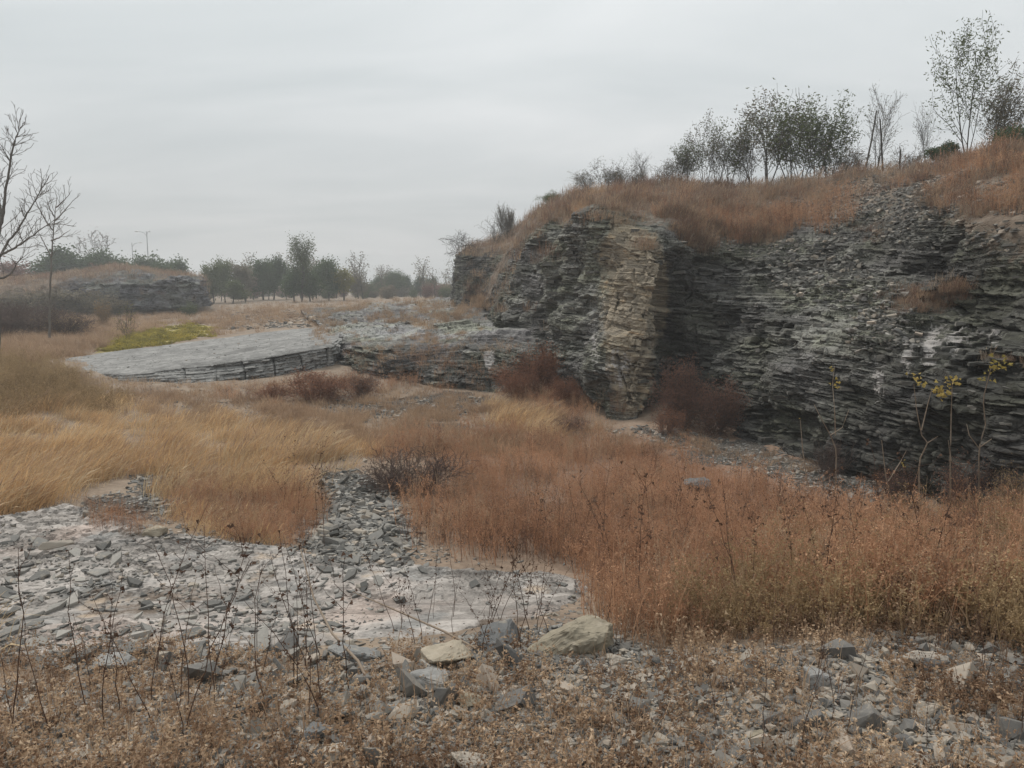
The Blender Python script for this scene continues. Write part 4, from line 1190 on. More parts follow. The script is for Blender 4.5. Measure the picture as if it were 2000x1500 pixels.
chips(P_GRAVR, 3200, .008, .04, rnd=.45); chips([(1300,1270),(1750,1250),(1700,1500),(1250,1500)], 3000, .006, .042, rnd=.45)
chips([(600,1070),(820,1085),(800,1110),(620,1100)], 300, .02, .06)
chips([(900,1240),(1180,1215),(1230,1270),(900,1300)], 900, .01, .04)
chips([(0,760),(760,760),(760,800),(300,800)], 700, .02, .07)
chips([(130,725),(700,745),(1000,770),(1150,800),(1000,810),(100,790)], 900, .015, .06)
chips([(1250,835),(1450,870),(1620,915),(1780,970),(1760,1000),(1500,950),(1250,870)], 1100, .01, .05)
chips([(560,1040),(860,1060),(900,1100),(560,1100)], 500, .01, .04)
chips([(1050,1180),(1240,1150),(1300,1270),(1000,1260)], 500, .008, .03)
chips([(180,1270),(1000,1240),(1000,1360),(600,1400),(180,1340)], 1500, .012, .045)
cl = ('rock_cliff',)
hs = dict(allowed=cl)
chips([(1500,470),(1620,470),(1800,590),(1750,660),(1620,600),(1500,560)], 1300, .04, .13, **hs)
chips([(1560,400),(1680,345),(1860,340),(1880,420),(1700,480),(1600,470)], 1900, .035, .11, **hs)
chips([(1480,360),(1620,360),(1640,420),(1520,420)], 450, .03, .09, **hs)
chips([(1320,440),(1560,450),(1560,520),(1330,510)], 600, .03, .10, **hs)
chips([(1650,620),(1800,620),(1800,680),(1660,690)], 260, .03, .09, **hs)
chips([(1740,430),(1990,440),(1990,500),(1740,500)], 260, .03, .09, **hs)
chips([(420,605),(560,603),(640,622),(600,640),(430,645)], 900, .05, .22, allowed=('ground', 'rock_bench'))
chips([(620,580),(900,578),(880,640),(600,640)], 500, .04, .13, allowed=('ground', 'rock_bench'))
chips([(140,705),(200,690),(480,655),(600,640),(650,668),(400,705),(230,722)], 220, .02, .06, allowed=('tilted_rock_slab',))
chips([(1450,400),(1640,350),(1800,330),(2000,330),(2000,420),(1700,430),(1500,440)], 1700, .03, .10, allowed=('rock_cliff',))
for k in range(2500):
    x = s9.rng.uniform(-6, 7); y = s9.rng.uniform(-4, 6)
    if y > .5 and abs(x) / y < .69: continue
    loc, nor, o = down(x, y)
    if o is not None and o.name in ('ground', 'bedrock_sheet'): s9.put(loc, .008 * 5 ** (s9.rng.uniform() ** 1.6), tilt=.25)
s9.build('gravel', CHIP, 'grey stone chips and gravel between the larger stones')

# ------------------------------------------------------------------ stones one can pick out
PLATES = [plate_mesh(400 + i, M_slate) for i in range(10)]
ROCKS = [rock_mesh(420 + i, M_stone, cuts=12) for i in range(10)]
RS = np.random.default_rng(77)
def lay(name, me, loc, s, label, cat, group, nor=None, tilt=.12, sq=(1, 1, 1), yaw=None, sink=.1):
    o = obj(name, me, None, label=label, cat=cat, group=group)
    q = (nor or Vector((0, 0, 1))).to_track_quat('Z', 'Y')
    from mathutils import Euler
    e = Euler((RS.normal() * tilt, RS.normal() * tilt, RS.uniform(-3.14, 3.14) if yaw is None else yaw))
    o.rotation_mode = 'QUATERNION'
    o.rotation_quaternion = q @ e.to_quaternion()
    o.location = (loc[0], loc[1], loc[2] + s * sink)
    o.scale = (s * sq[0], s * sq[1], s * sq[2])
    return o
def field(poly, n, smin, smax, meshes, name, label, cat, group, allowed=('ground', 'bedrock_sheet'), pw=1.8, mind=.8, tilt=.12, sink=.1):
    xs = [p[0] for p in poly]; ys = [p[1] for p in poly]; got = []; tr = 0
    while len(got) < n and tr < n * 60:
        tr += 1
        px = RS.uniform(min(xs), max(xs)); py = RS.uniform(min(ys), max(ys))
        if not inpoly(px, py, poly): continue
        loc, nor, o = seen(px, py)
        if loc is None or o.name not in allowed: continue
        s = smin + (smax - smin) * RS.uniform() ** pw
        if any((loc.x - g[0]) ** 2 + (loc.y - g[1]) ** 2 < (mind * (s + g[2])) ** 2 for g in got): continue
        got.append((loc.x, loc.y, s))
        lay(name, meshes[RS.integers(len(meshes))], loc, s, label, cat, group, nor=Vector((nor.x * .5, nor.y * .5, 1)).normalized(), tilt=tilt, sink=sink,
            sq=(1, RS.uniform(.7, 1.0), RS.uniform(.7, 1.3)))
G1 = 'flat slate pieces strewn over the pale bedrock'
field([(0,1050),(250,1070),(250,1150),(200,1200),(0,1200)], 46, .04, .15, PLATES, 'slate_shard', 'flat grey slate piece by the golden grass end of the bedrock', 'slate', G1 + ' by the golden grass', mind=.62)
field([(600,1080),(800,1090),(800,1130),(700,1180),(600,1150)], 40, .04, .14, PLATES, 'slate_shard', 'flat grey slate piece on the bedrock below the rubble patch', 'slate', G1 + ' below the rubble patch', mind=.62)
field([(250,1070),(600,1080),(600,1150),(400,1200),(250,1180)], 28, .04, .13, PLATES, 'slate_shard', 'flat slate piece on the upper rim of the bedrock under the straw clump', 'slate', G1 + ' under the straw clump', mind=.62)
field([(0,1200),(250,1190),(600,1160),(700,1190),(560,1290),(200,1320),(0,1300)], 90, .04, .15, PLATES, 'slate_shard', 'flat grey slate piece lying on the flaking bedrock by the near bank', 'slate', G1, mind=.62)
field([(820,1090),(1120,1095),(1140,1180),(760,1230),(700,1180)], 16, .04, .09, PLATES, 'slate_shard', 'dark slate chip lying alone on the smooth pale end of the bedrock', 'slate', 'scattered chips on the smooth pale bedrock', mind=2)
field([(630,930),(700,930),(800,1020),(800,1075),(640,1075),(600,1040)], 85, .06, .17, PLATES, 'rubble_stone', 'angular grey stone in the rubble patch beside the dark bush', 'stone', 'rubble stones in the gap between the weeds', mind=.55, tilt=.35)
field([(560,1270),(1000,1290),(1000,1400),(760,1440),(480,1400),(200,1300)], 85, .04, .13, ROCKS + PLATES[:3], 'loose_stone', 'angular grey stone in the near bank below the bedrock', 'stone', 'angular stones in the near bank', mind=.7, tilt=.5, sink=.25)
field([(1180,1260),(1340,1280),(1400,1400),(1200,1420),(1050,1400)], 30, .03, .06, ROCKS, 'gravel_stone', 'small stone in the gravel heap behind the dead weeds', 'stone', 'small stones in the gravel heap', mind=.8, tilt=.5)
field([(1350,1320),(1650,1240),(2000,1200),(2000,1500),(1350,1500)], 70, .04, .12, ROCKS, 'half_buried_stone', 'dusty stone half hidden in dead leaves on the near bank', 'stone', 'stones half hidden by dead leaves', mind=.9, tilt=.5, sink=.1)
field([(0,1350),(500,1400),(900,1500),(0,1500)], 26, .03, .09, ROCKS, 'earthy_stone', 'earth coloured stone among brown weeds in the near corner', 'stone', 'stones among the brown weeds in the near corner', mind=1.2, tilt=.5)
field([(640,782),(940,776),(930,815),(700,815)], 40, .08, .2, PLATES, 'pale_path_stone', 'pale flat stone on the open patch of the pit floor', 'stone', 'pale stones on the open floor', mind=.8)
field([(1400,880),(1620,915),(1780,970),(1760,995),(1500,930)], 40, .05, .13, PLATES, 'cliff_foot_stone', 'fallen slate piece on the path along the cliff foot', 'slate', 'fallen pieces along the cliff foot', mind=.8)

# single boulders, each as the photograph shows it: centre px,py, width px, height ratio
def boulder(px, py, wpx, sq, mat, seed, label, name='boulder', yaw=0.0, rough=.10, cuts=8, tilt=0.05, sink=.25, D=None):
    loc, nor, o = seen(px, py)
    d = loc.y
    s = wpx / 1500.0 * d / 2.0 * 1.05
    me = rock_mesh(seed, mat, sub=3, cuts=cuts + 3, rough=rough * .55, name=name)
    V = np.empty(len(me.vertices) * 3, dtype=np.float32); me.vertices.foreach_get('co', V); V = V.reshape(-1, 3)
    V /= np.abs(V).max(0); me.vertices.foreach_set('co', V.ravel())
    return lay(name, me, loc, s, label, 'rock', None, tilt=tilt, sq=sq, yaw=yaw, sink=sink)
boulder(1118, 1262, 175, (1, .75, .56), M_ochre, 531, 'large ochre grey boulder at the edge of the gravel heap', yaw=-.1, sink=.12, rough=.13, cuts=16)
boulder(975, 1262, 110, (1, .8, .52), M_greyst, 502, 'blue grey rock beside the ochre boulder, wrapped in weeds', yaw=.4, cuts=11)
boulder(870, 1300, 120, (1, .6, .42), M_ochre, 503, 'tan wedge-shaped rock leaning below the pale bedrock', yaw=.3, cuts=12)
boulder(835, 1340, 85, (1, .85, .62), M_greyst, 504, 'upright grey block with a flat top among the bank stones', yaw=.1, cuts=13)
boulder(765, 1395, 90, (1, .6, .30), M_greyst, 505, 'long flat grey slab stone low in the bank', yaw=.05, cuts=14, rough=.05)
boulder(925, 1372, 70, (1, .8, .5), M_ochre, 506, 'small yellowish block between two grey stones', cuts=12)
boulder(618, 1440, 66, (1, .8, .55), M_greyst, 507, 'rounded grey stone low in the near bank', cuts=9)
boulder(665, 1482, 80, (1, .8, .45), M_palest, 508, 'rounded dusty stone at the bottom edge of the bank', cuts=9)
boulder(905, 1500, 95, (1, .6, .42), M_palest, 509, 'pale flat topped stone cut by the bottom edge', cuts=12)
boulder(1113, 1335, 30, (.8, .6, 1.0), M_palest, 510, 'small pinkish upright stone in the gravel', cuts=9)
boulder(1250, 1390, 50, (1, .8, .9), M_slate, 511, 'dark blue grey pointed stone in the gravel', cuts=12)
boulder(1470, 1448, 52, (1, .8, .8), M_ochre, 512, 'yellow lichened stone in the dead weeds', cuts=8)
boulder(1590, 1335, 70, (.9, .8, .75), M_greyst, 513, 'grey rock standing in dead weeds near the bank middle', cuts=10)
boulder(1810, 1300, 95, (1, .6, .38), M_palest, 514, 'tan slab stone lying in the leafy weeds on the bank', yaw=-.3, cuts=13)
boulder(1815, 1395, 75, (1, .8, .55), M_palest, 515, 'pale tan angular rock with a dark underside', cuts=12, yaw=.4)
boulder(1800, 1215, 75, (1, .7, .42), M_greyst, 516, 'grey angular rock at the top of the bank weeds', yaw=-.5, cuts=12)
boulder(1990, 965, 40, (1, .7, .7), M_palest, 517, 'pale rock on top of the bank by the cliff', cuts=10)
boulder(1978, 1390, 40, (1, .7, .7), M_palest, 518, 'white stone at the edge of the bank', cuts=10)
boulder(1362, 975, 60, (1, .8, .5), M_greyst, 519, 'grey rock showing through the russet weeds', cuts=11, sink=.9)
boulder(1375, 1110, 44, (1, .8, .6), M_greyst, 520, 'small grey rock low in the russet weeds', cuts=11, sink=.9)
boulder(300, 1040 + 3, 55, (1, .7, .4), M_ochre, 521, 'pinkish flat stone at the upper edge of the bedrock', cuts=11)
boulder(112, 1080, 62, (1, .4, .28), M_palest, 522, 'long pale tilted slate beside the upper bedrock edge', yaw=.5, cuts=12, rough=.04, sink=.6)
boulder(690, 1290, 110, (1, .7, .40), M_greyst, 523, 'broad greenish grey rock half set into the bedrock foot', cuts=12)
boulder(215, 1305, 90, (1, .7, .35), M_greyst, 524, 'low rounded grey rock at the bedrock foot behind dead stalks', cuts=10)
boulder(1210, 1300, 40, (1, .8, .7), M_palest, 525, 'pale rounded stone among the small gravel stones', cuts=8)

# ------------------------------------------------------------------ loose blocks proud of the cliff: parts of the cliff
def block_mesh(seed):
    R = np.random.default_rng(seed)
    V = np.array([[x, y, z] for z in (-1, 1) for y in (-1, 1) for x in (-1, 0, 1)], float)
    V += R.normal(size=V.shape) * np.array([.14, .10, .16]); V[:, 0] *= np.where(V[:, 2] > 0, .93, 1.0)
    Q = [[0,1,4,3],[1,2,5,4],[6,9,10,7],[7,10,11,8],[0,6,7,1],[1,7,8,2],[3,4,10,9],[4,5,11,10],[0,3,9,6],[2,8,11,5]]
    me = mk_mesh('stone_block', V, Q=np.array(Q)); me.materials.append(M_block)
    return me
M_block = stone_mat('cliff_block', [(0.035, 0.034, 0.03), (0.065, 0.063, 0.056), (0.095, 0.091, 0.082), (0.14, 0.134, 0.12)])
BLK = [block_mesh(600 + i) for i in range(12)]
P_FACE = [(975,480),(1120,440),(1320,440),(1340,500),(1500,520),(1600,500),(1750,440),(2000,430),(2000,930),(1700,930),(1500,880),(1380,850),(1250,800),(1100,780),(1000,640),(970,600)]
got = []; tr = 0
while len(got) < 285 and tr < 8000:
    tr += 1
    px, py = RS.uniform(960, 2000), RS.uniform(430, 930)
    if not inpoly(px, py, P_FACE): continue
    loc, nor, o = seen(px, py)
    if o is None or o.name != 'rock_cliff' or loc.y > 30: continue
    h = Vector((nor.x, nor.y, 0))
    if h.length < .35: continue
    if blob(px, py, 1225, 620, 70, 160) > .5: continue
    sz = loc.y / 1500.0
    L = RS.uniform(7, 17) * sz; T = RS.uniform(1.8, 3.8) * sz
    if any((px - g[0]) ** 2 + (2 * (py - g[1])) ** 2 < 24 ** 2 for g in got): continue
    # face direction from a smoothed neighbourhood
    hs_ = Vector((0, 0, 0))
    for ddx, ddy in ((-14, 0), (14, 0), (0, -10), (0, 10), (0, 0)):
        l2, n2, o2 = seen(px + ddx, py + ddy)
        if o2 is not None: hs_ += Vector((n2.x, n2.y, 0))
    if hs_.length < .3: continue
    hs_.normalize()
    b = obj('stone_block', BLK[RS.integers(12)], parent=CLIFF)
    yaw = math.atan2(hs_.y, hs_.x) + math.pi / 2
    b.rotation_euler = (RS.normal() * .05, -0.085 * math.cos(yaw) + RS.normal() * .04, yaw + RS.normal() * .12)
    dep = L * RS.uniform(.5, .9)
    b.location = loc - hs_ * (dep * .80)
    b.scale = (L, dep, T)
    got.append((px, py))

# ------------------------------------------------------------------ trees and shrubs
def grow(R, base, d, L, r, levels, par, lines, tips, lvl=0):
    """one limb as a wandering line; its side branches follow"""
    n = par['seg'][lvl]
    p = np.array(base, float); d = np.array(d, float); d /= np.linalg.norm(d)
    pts = [p.copy()]; dirs = [d.copy()]
    for i in range(n):
        d = d + R.normal(size=3) * par['wob'][lvl] + np.array([0, 0, par['up'][lvl]])
        d /= np.linalg.norm(d)
        p = p + d * L / n
        pts.append(p.copy()); dirs.append(d.copy())
    t = np.linspace(0, 1, n + 1)
    rad = r * (1 - t * (1 - par['tip'][lvl]))
    lines.append((lvl, np.array(pts), rad))
    if lvl + 1 >= levels:
        tips.append(np.array(pts)); return
    nb = par['nb'][lvl]
    nb = int(R.integers(max(1, int(nb * .8)), int(nb * 1.2) + 1))
    f0 = par['from'][lvl]
    fs = np.sort(f0 + (1 - f0) * (np.arange(nb) + R.uniform(0, 1, nb)) / nb)
    az = R.uniform(0, 6.28)
    for f in fs:
        i = min(int(f * n), n - 1); q = pts[i] + (pts[i + 1] - pts[i]) * (f * n - i)
        az += 2.4 + R.normal() * .4
        dd = dirs[i]
        a = np.cross(dd, [0, 0, 1.0]) if abs(dd[2]) < .95 else np.array([1., 0, 0])
        a /= np.linalg.norm(a); bb = np.cross(dd, a)
        side = a * math.cos(az) + bb * math.sin(az)
        ang = par['ang'][lvl] * R.uniform(.75, 1.25)
        nd = dd * math.cos(ang) + side * math.sin(ang)
        grow(R, q, nd, L * par['len'][lvl] * R.uniform(.7, 1.15) * (1.1 - .45 * f if lvl == 0 else 1), rad[i] * par['thin'][lvl], levels, par, lines, tips, lvl + 1)

def tree_meshes(seed, H, r, par, levels, bark, leaf=None, lsize=.1, ldens=6, stems=1, spread=0.0, lspread=.5, asp=.45, crown_from=0.0, minr=.003, droop=.2):
    R = np.random.default_rng(seed); lines = []; tips = []
    for k in range(stems):
        a = R.uniform(0, 6.28) if stems > 1 else 0
        d = np.array([math.cos(a) * spread * R.uniform(.3, 1), math.sin(a) * spread * R.uniform(.3, 1), 1.0])
        grow(R, (math.cos(a) * .05 * (stems > 1), math.sin(a) * .05 * (stems > 1), -0.1), d, H * (R.uniform(.75, 1.0) if stems > 1 else 1), r * (R.uniform(.6, 1) if stems > 1 else 1), levels, par, lines, tips)
    tr_, br = Geo(), Geo()
    for lvl, p, rad in lines:
        rad = np.maximum(rad, minr)
        if lvl == 0: tube(tr_, p, rad, 6)
        else: tube(br, p, rad, 4 if lvl == 1 else 3)
    out = {'trunk': tr_.mesh('trunk', bark, True)}
    if br.n: out['branches'] = br.mesh('branches', bark, True)
    if leaf is not None:
        g = Geo(); P = np.concatenate([t for t in tips])
        zmax = P[:, 2].max()
        P = P[P[:, 2] > crown_from * zmax]
        n = int(len(P) * ldens)
        Q = P[R.integers(0, len(P), n)] + R.normal(size=(n, 3)) * lspread * lsize * 2
        leaves(g, Q, lsize, R, asp=asp, curl=.2, droop=droop)
        out['foliage'] = g.mesh('foliage', leaf)
    return out
def stand(name, meshes, loc, label, cat, group=None, scale=1.0, yaw=0.0, sxy=1.0):
    e = obj(name, None, label=label, cat=cat, group=group)
    e.location = loc; e.rotation_euler = (0, 0, yaw); e.scale = (scale * sxy, scale * sxy, scale)
    for k, me in meshes.items():
        obj(k, me, parent=e)
    return e
def hgt(meshes):
    z = 0
    for me in meshes.values():
        V = np.empty(len(me.vertices) * 3, dtype=np.float32); me.vertices.foreach_get('co', V); z = max(z, V[2::3].max())
    return z
def at_px(name, meshes, px, ybase, ytop, D, label, cat, group=None, yaw=0.0, sxy=1.0, z=None):
    """stand a plant on the ground at distance D in the line of photo column px, as tall as the photo shows"""
    x = pix(px, ybase, D)[0]
    loc, nor, o = down(x, D)
    zz = loc.z if z is None else z
    top = pix(px, ytop, D)[2]
    h = max(.3, top - zz)
    return stand(name, meshes, (x, D, zz - .03), label, cat, group, scale=h / hgt(meshes), yaw=yaw, sxy=sxy)

SAP = dict(seg=[9, 6, 4], wob=[.05, .10, .16], up=[.05, .10, .10], tip=[.25, .3, .4], nb=[11, 6, 3], **{'from': [.18, .2, .2]}, ang=[.62, .6, .7], len=[.55, .42, .4], thin=[.5, .55, .5])
BARE = dict(seg=[10, 8, 6, 4], wob=[.05, .10, .14, .2], up=[.03, .10, .05, .03], tip=[.15, .2, .3, .4], nb=[9, 9, 5, 3], **{'from': [.2, .15, .15, .2]}, ang=[.75, .7, .8, .8], len=[.6, .33, .35, .4], thin=[.5, .45, .5, .5])
EVG = dict(seg=[7, 6, 5], wob=[.07, .14, .2], up=[.05, .06, .04], tip=[.3, .3, .4], nb=[11, 7, 3], **{'from': [.28, .2, .2]}, ang=[.95, .75, .7], len=[.52, .5, .4], thin=[.5, .5, .5])
VASE = dict(seg=[8, 7, 5], wob=[.04, .08, .14], up=[.05, .13, .12], tip=[.25, .3, .4], nb=[15, 8, 4], **{'from': [.15, .12, .1]}, ang=[.55, .5, .6], len=[.66, .45, .4], thin=[.5, .5, .5])
BUSH = dict(seg=[5, 5, 4], wob=[.12, .2, .25], up=[.02, .02, 0], tip=[.4, .4, .4], nb=[8, 6, 3], **{'from': [.1, .1, .1]}, ang=[.7, .8, .9], len=[.6, .5, .45], thin=[.6, .6, .6])
FLAT = dict(seg=[6, 7, 6], wob=[.1, .12, .18], up=[.0, -.01, .0], tip=[.3, .3, .4], nb=[11, 9, 4], **{'from': [.15, .1, .1]}, ang=[1.25, .8, .8], len=[.9, .4, .4], thin=[.55, .5, .5])

# hilltop saplings: (px, base y, top y, D, kind, label)
saps = {
 'leafy': [tree_meshes(700 + i, 4, .035, SAP, 3, M_barkd, M_leafg, .17, 1.3, stems=4, spread=.42, minr=.006, asp=.38) for i in range(3)],
 'brown': [tree_meshes(710 + i, 4, .032, SAP, 3, M_barkd, M_leafgr, .15, .9, stems=4, spread=.45, minr=.006, asp=.38) for i in range(3)],
 'thin': [tree_meshes(720 + i, 4, .028, SAP, 3, M_barkd, M_leafgr, .10, .35, stems=4, spread=.5, minr=.006, asp=.38) for i in range(2)],
 'shrub': [tree_meshes(730 + i, 2, .018, BUSH, 3, M_barkd, M_leafgr, .08, .9, stems=7, spread=.75, minr=.005, asp=.5) for i in range(2)],
 'tall': [tree_meshes(740, 5, .045, SAP, 3, M_barkd, M_leafg, .17, 2.2, stems=3, spread=.22, minr=.007, asp=.3)],
}
HT = [(1180,372,315,29,'shrub',0,'low rounded shrub with reddish brown tips where the hilltop trees begin',1.2),
      (1262,366,293,29,'thin',0,'nearly leafless upright shrub behind the low hilltop bush',1.0),
      (1240,368,335,28,'shrub',1,'small yellowish shrub on the crest beside the rounded bush',1.2),
      (1325,362,268,28,'brown',0,'sparse brown-leaved sapling on the crest above the limestone pillar',1.0),
      (1378,360,215,28,'brown',1,'slim sapling with a straight dark stake-like stem on the hilltop',.62),
      (1425,360,222,28,'leafy',0,'narrow sapling between the slim one and the broad clump',.7),
      (1500,358,172,27.5,'brown',2,'broad many-stemmed sapling in the middle of the hilltop row',.95),
      (1545,358,166,27,'leafy',1,'tall dark-stemmed sapling at the centre of the broad clump',.8),
      (1592,350,170,26.5,'leafy',2,'greenest full-leaved sapling closing the broad clump',.85),
      (1710,328,150,25,'thin',1,'almost bare sapling held by crossed dark stakes',.62),
      (1812,314,195,24,'thin',0,'wispy small sapling between the staked tree and the tallest tree',.55),
      (1890,300,28,22,'tall',0,'tallest hilltop tree with feathery drooping leaves',.62),
      (1932,292,110,22.5,'brown',0,'dense twiggy sapling leaning against the tallest hilltop tree',.75),
      (1450,360,290,28.5,'thin',1,'thin twiggy sapling low in the hilltop row',.9),
      (1640,340,268,26,'shrub',0,'low bare shrub at the foot of the greenest sapling',.9)]
HT += [(1150,378,335,29.5,'shrub',1,'first small shrub at the foot of the hilltop row beside the rounded low shrub',1.1),
       (1215,368,322,28.6,'shrub',0,'second rounded twiggy shrub between the low shrub and the leafless one',1.1),
       (1290,364,310,28,'shrub',1,'twiggy shrub with green lower leaves before the sparse brown-leaved sapling',1.2),
       (1345,362,262,28,'leafy',1,'leafy sapling behind the sparse brown-leaved one',.8),
       (1400,362,240,28,'thin',1,'thin grey sapling tangled with the slim staked one',.9),
       (1470,360,210,28,'brown',0,'brown-leaved sapling at the near side of the broad clump',.8),
       (1565,356,200,27.5,'brown',2,'brown-leaved sapling hidden behind the greenest one',.9),
       (1620,350,215,26.6,'leafy',0,'leafy sapling leaning out from the greenest one towards the stakes',.7),
       (1665,340,300,26,'shrub',1,'low twigs between the broad clump and the staked sapling',1.2),
       (1765,322,285,24.5,'shrub',0,'low shrub right of the crossed stakes',1.2),
       (1960,285,150,22,'brown',2,'leafy brown sapling at the side of the tallest tree',.7)]
for k, (px, yb, yt, D, kind, vi, lab, sxy) in enumerate(HT):
    yt -= 6
    at_px('hilltop_sapling' if kind != 'shrub' else 'hilltop_shrub', saps[kind][vi % len(saps[kind])], px, yb, yt, D, lab, 'shrub' if kind == 'shrub' else 'tree', None, yaw=k * 1.3, sxy=sxy * 1.35)
# stakes of the staked sapling
for k, (dx, lx) in enumerate([(-.35, .18), (.25, -.12), (.75, .0)]):
    x0 = pix(1710, 325, 24.6)[0]
    l, n_, o_ = down(x0 + dx, 24.6)
    g = Geo(); tube(g, [(0, 0, -.1), (lx, 0, .7 + .3 * (k < 2)), (lx * 1.6, 0, 1.35 + .55 * (k < 2) - .3 * k)], [.028, .025, .02], 6)
    o = obj('tree_stake', g.mesh('tree_stake', M_barkd), label=['dark stake leaning towards the bare sapling from the cliff side', 'dark stake crossing the middle of the bare sapling', 'short upright stake beside the bare sapling'][k], cat='stake')
    o.location = l
EVGR = [tree_meshes(750 + i, 5, .16, EVG, 3, M_barkd, M_leafd, .30, 16, lspread=.8, asp=.75, minr=.02) for i in range(3)]
EVGO = [tree_meshes(755 + i, 5, .16, EVG, 3, M_barkd, M_leafgr if i else M_leafg, .28, 10, lspread=.8, asp=.7, minr=.02) for i in range(2)]
at_px('evergreen_bush', tree_meshes(760, 1.5, .03, BUSH, 3, M_barkd, M_leafd, .10, 6, stems=6, spread=.6, minr=.006, asp=.7), 1840, 302, 272, 23, 'dark green bush at the foot of the tallest hilltop tree', 'shrub', sxy=1.2)
at_px('evergreen_bush', tree_meshes(761, 2.0, .03, BUSH, 3, M_barkd, M_leafd, .12, 6, stems=6, spread=.6, minr=.006, asp=.7), 1990, 280, 232, 21, 'dark green bush at the far right of the hilltop', 'shrub', sxy=1.3)

# shrubs on the shoulder of the hill
at_px('shoulder_shrub', tree_meshes(762, 2, .02, FLAT, 3, M_barkd, None, stems=3, spread=.5, minr=.010), 900, 500, 448, 40.8, 'bare spreading shrub leaning out over the far end of the cliff', 'shrub', sxy=1.0)
at_px('shoulder_shrub', tree_meshes(763, 2, .02, BUSH, 3, M_bark, None, stems=6, spread=.5, minr=.006), 965, 470, 412, 42, 'bare grey shrub on the hill shoulder beside the spreading one', 'shrub', sxy=1.2)
at_px('shoulder_shrub', tree_meshes(764, 2, .02, VASE, 3, M_bark, M_leafgr, .07, .5, stems=5, spread=.5, minr=.008), 990, 455, 390, 41, 'taller pale twiggy shrub where the hill starts to steepen', 'shrub', sxy=.8)
at_px('shoulder_shrub', tree_meshes(765, 1.6, .02, BUSH, 3, M_barkd, M_leafg, .09, 3.5, stems=7, spread=.9, minr=.006), 1085, 398, 368, 33, 'rounded dark leafy shrub on the skyline of the shoulder', 'shrub', sxy=1.4)

# bushes at the foot of the rocks
def bush(px, py, wpx, hpx, mat, twig, seed, label, leafs=.035, dens=5, stems=9, name='dry_bush', spread=.8):
    loc, nor, o = seen(px, py)
    me = tree_meshes(seed, 1.0, .008, BUSH, 3, twig, mat, leafs, dens * .24, stems=int(stems * .75) + 1, spread=spread, minr=.0042, asp=.6, lspread=1.0)
    h = hpx / 1500 * loc.y; w = wpx / 1500 * loc.y
    V = np.empty(len(me['branches'].vertices) * 3, dtype=np.float32); me['branches'].vertices.foreach_get('co', V)
    ww = V[0::3].max() - V[0::3].min(); hh = V[2::3].max()
    return stand(name, me, (loc.x, loc.y, loc.z), label, 'bush', scale=h / hh, sxy=(w / ww) / (h / hh), yaw=0)
bush(810, 965, 250, 110, None, M_purple, 800, 'dark purplish twiggy bush beside the rubble patch', stems=30, spread=1.3)
bush(760, 960, 140, 70, None, M_purple, 801, 'low dark bush spreading over the rubble stones', stems=24, spread=1.4)
bush(610, 785, 170, 66, M_bushred, M_bushdark, 802, 'rusty red bush on the open floor before the bench', stems=22, dens=7)
bush(530, 785, 110, 45, M_bushred, M_bushdark, 803, 'smaller rusty bush next to the big red one', stems=16, dens=6)
bush(700, 780, 110, 60, M_bushred, M_purple, 804, 'brown twiggy bush under the corner of the grey slab', stems=16, dens=4)
bush(1060, 770, 130, 110, M_bushred, M_bushdark, 805, 'tall red-leaved bush climbing the wall below the grey beds', stems=24, dens=8)
bush(1010, 775, 110, 70, M_bushred, M_bushdark, 806, 'reddish bush at the end of the rock bench', stems=18, dens=7)
bush(1110, 790, 90, 60, M_bushred, M_bushdark, 807, 'low red bush between the bench and the pillar', stems=18, dens=7)
bush(1330, 830, 140, 150, M_bushdark, M_purple, 808, 'dark red bush filling the recess behind the pillar', stems=28, dens=7)
bush(1400, 850, 130, 120, M_bushdark, M_purple, 809, 'dark brownish red bush against the recess wall', stems=24, dens=6)
bush(1300, 850, 80, 60, M_bushred, M_purple, 810, 'small rusty bush at the foot of the pillar', stems=14, dens=6)
bush(1110, 845, 90, 40, M_bushdark, M_purple, 811, 'low dark bush in front of the pillar foot', stems=14, dens=5)
bush(1620, 940, 90, 90, None, M_purple, 812, 'tangle of dead twigs at the cliff foot below the thin saplings', stems=20)
bush(1750, 985, 120, 90, M_bushdark, M_purple, 813, 'dark twiggy bush at the cliff foot near the bank', stems=20, dens=2)
bush(1880, 1000, 140, 130, M_bushdark, M_purple, 814, 'tall dark twiggy bush crowding the cliff foot', stems=22, dens=3)
bush(1985, 1010, 130, 110, M_olive, M_purple, 815, 'olive brown bush on the bank next to the cliff', stems=22, dens=4)
bush(60, 650, 180, 70, None, M_purple, 820, 'large grey-brown thicket at the foot of the bare tree', stems=40, spread=1.0)
bush(130, 655, 130, 55, M_olive, M_purple, 821, 'grey-brown thicket beside the big one with yellow leaves', stems=30, dens=1)
bush(10, 660, 120, 80, None, M_purple, 822, 'dark thicket cut by the edge of the picture', stems=34)
bush(205, 635, 26, 44, M_olive, M_purple, 823, 'narrow olive green bush standing in the brown field', stems=8, dens=6, leafs=.08)
bush(375, 618, 36, 30, M_leafg, M_barkd, 824, 'small pale green bush at the edge of the slab', stems=8, dens=5, leafs=.07)
bush(250, 665, 50, 75, M_leafyg, M_barkd, 825, 'thin yellowish sapling standing in the green plants', stems=4, dens=.7, leafs=.06, spread=.35, name='thin_sapling')

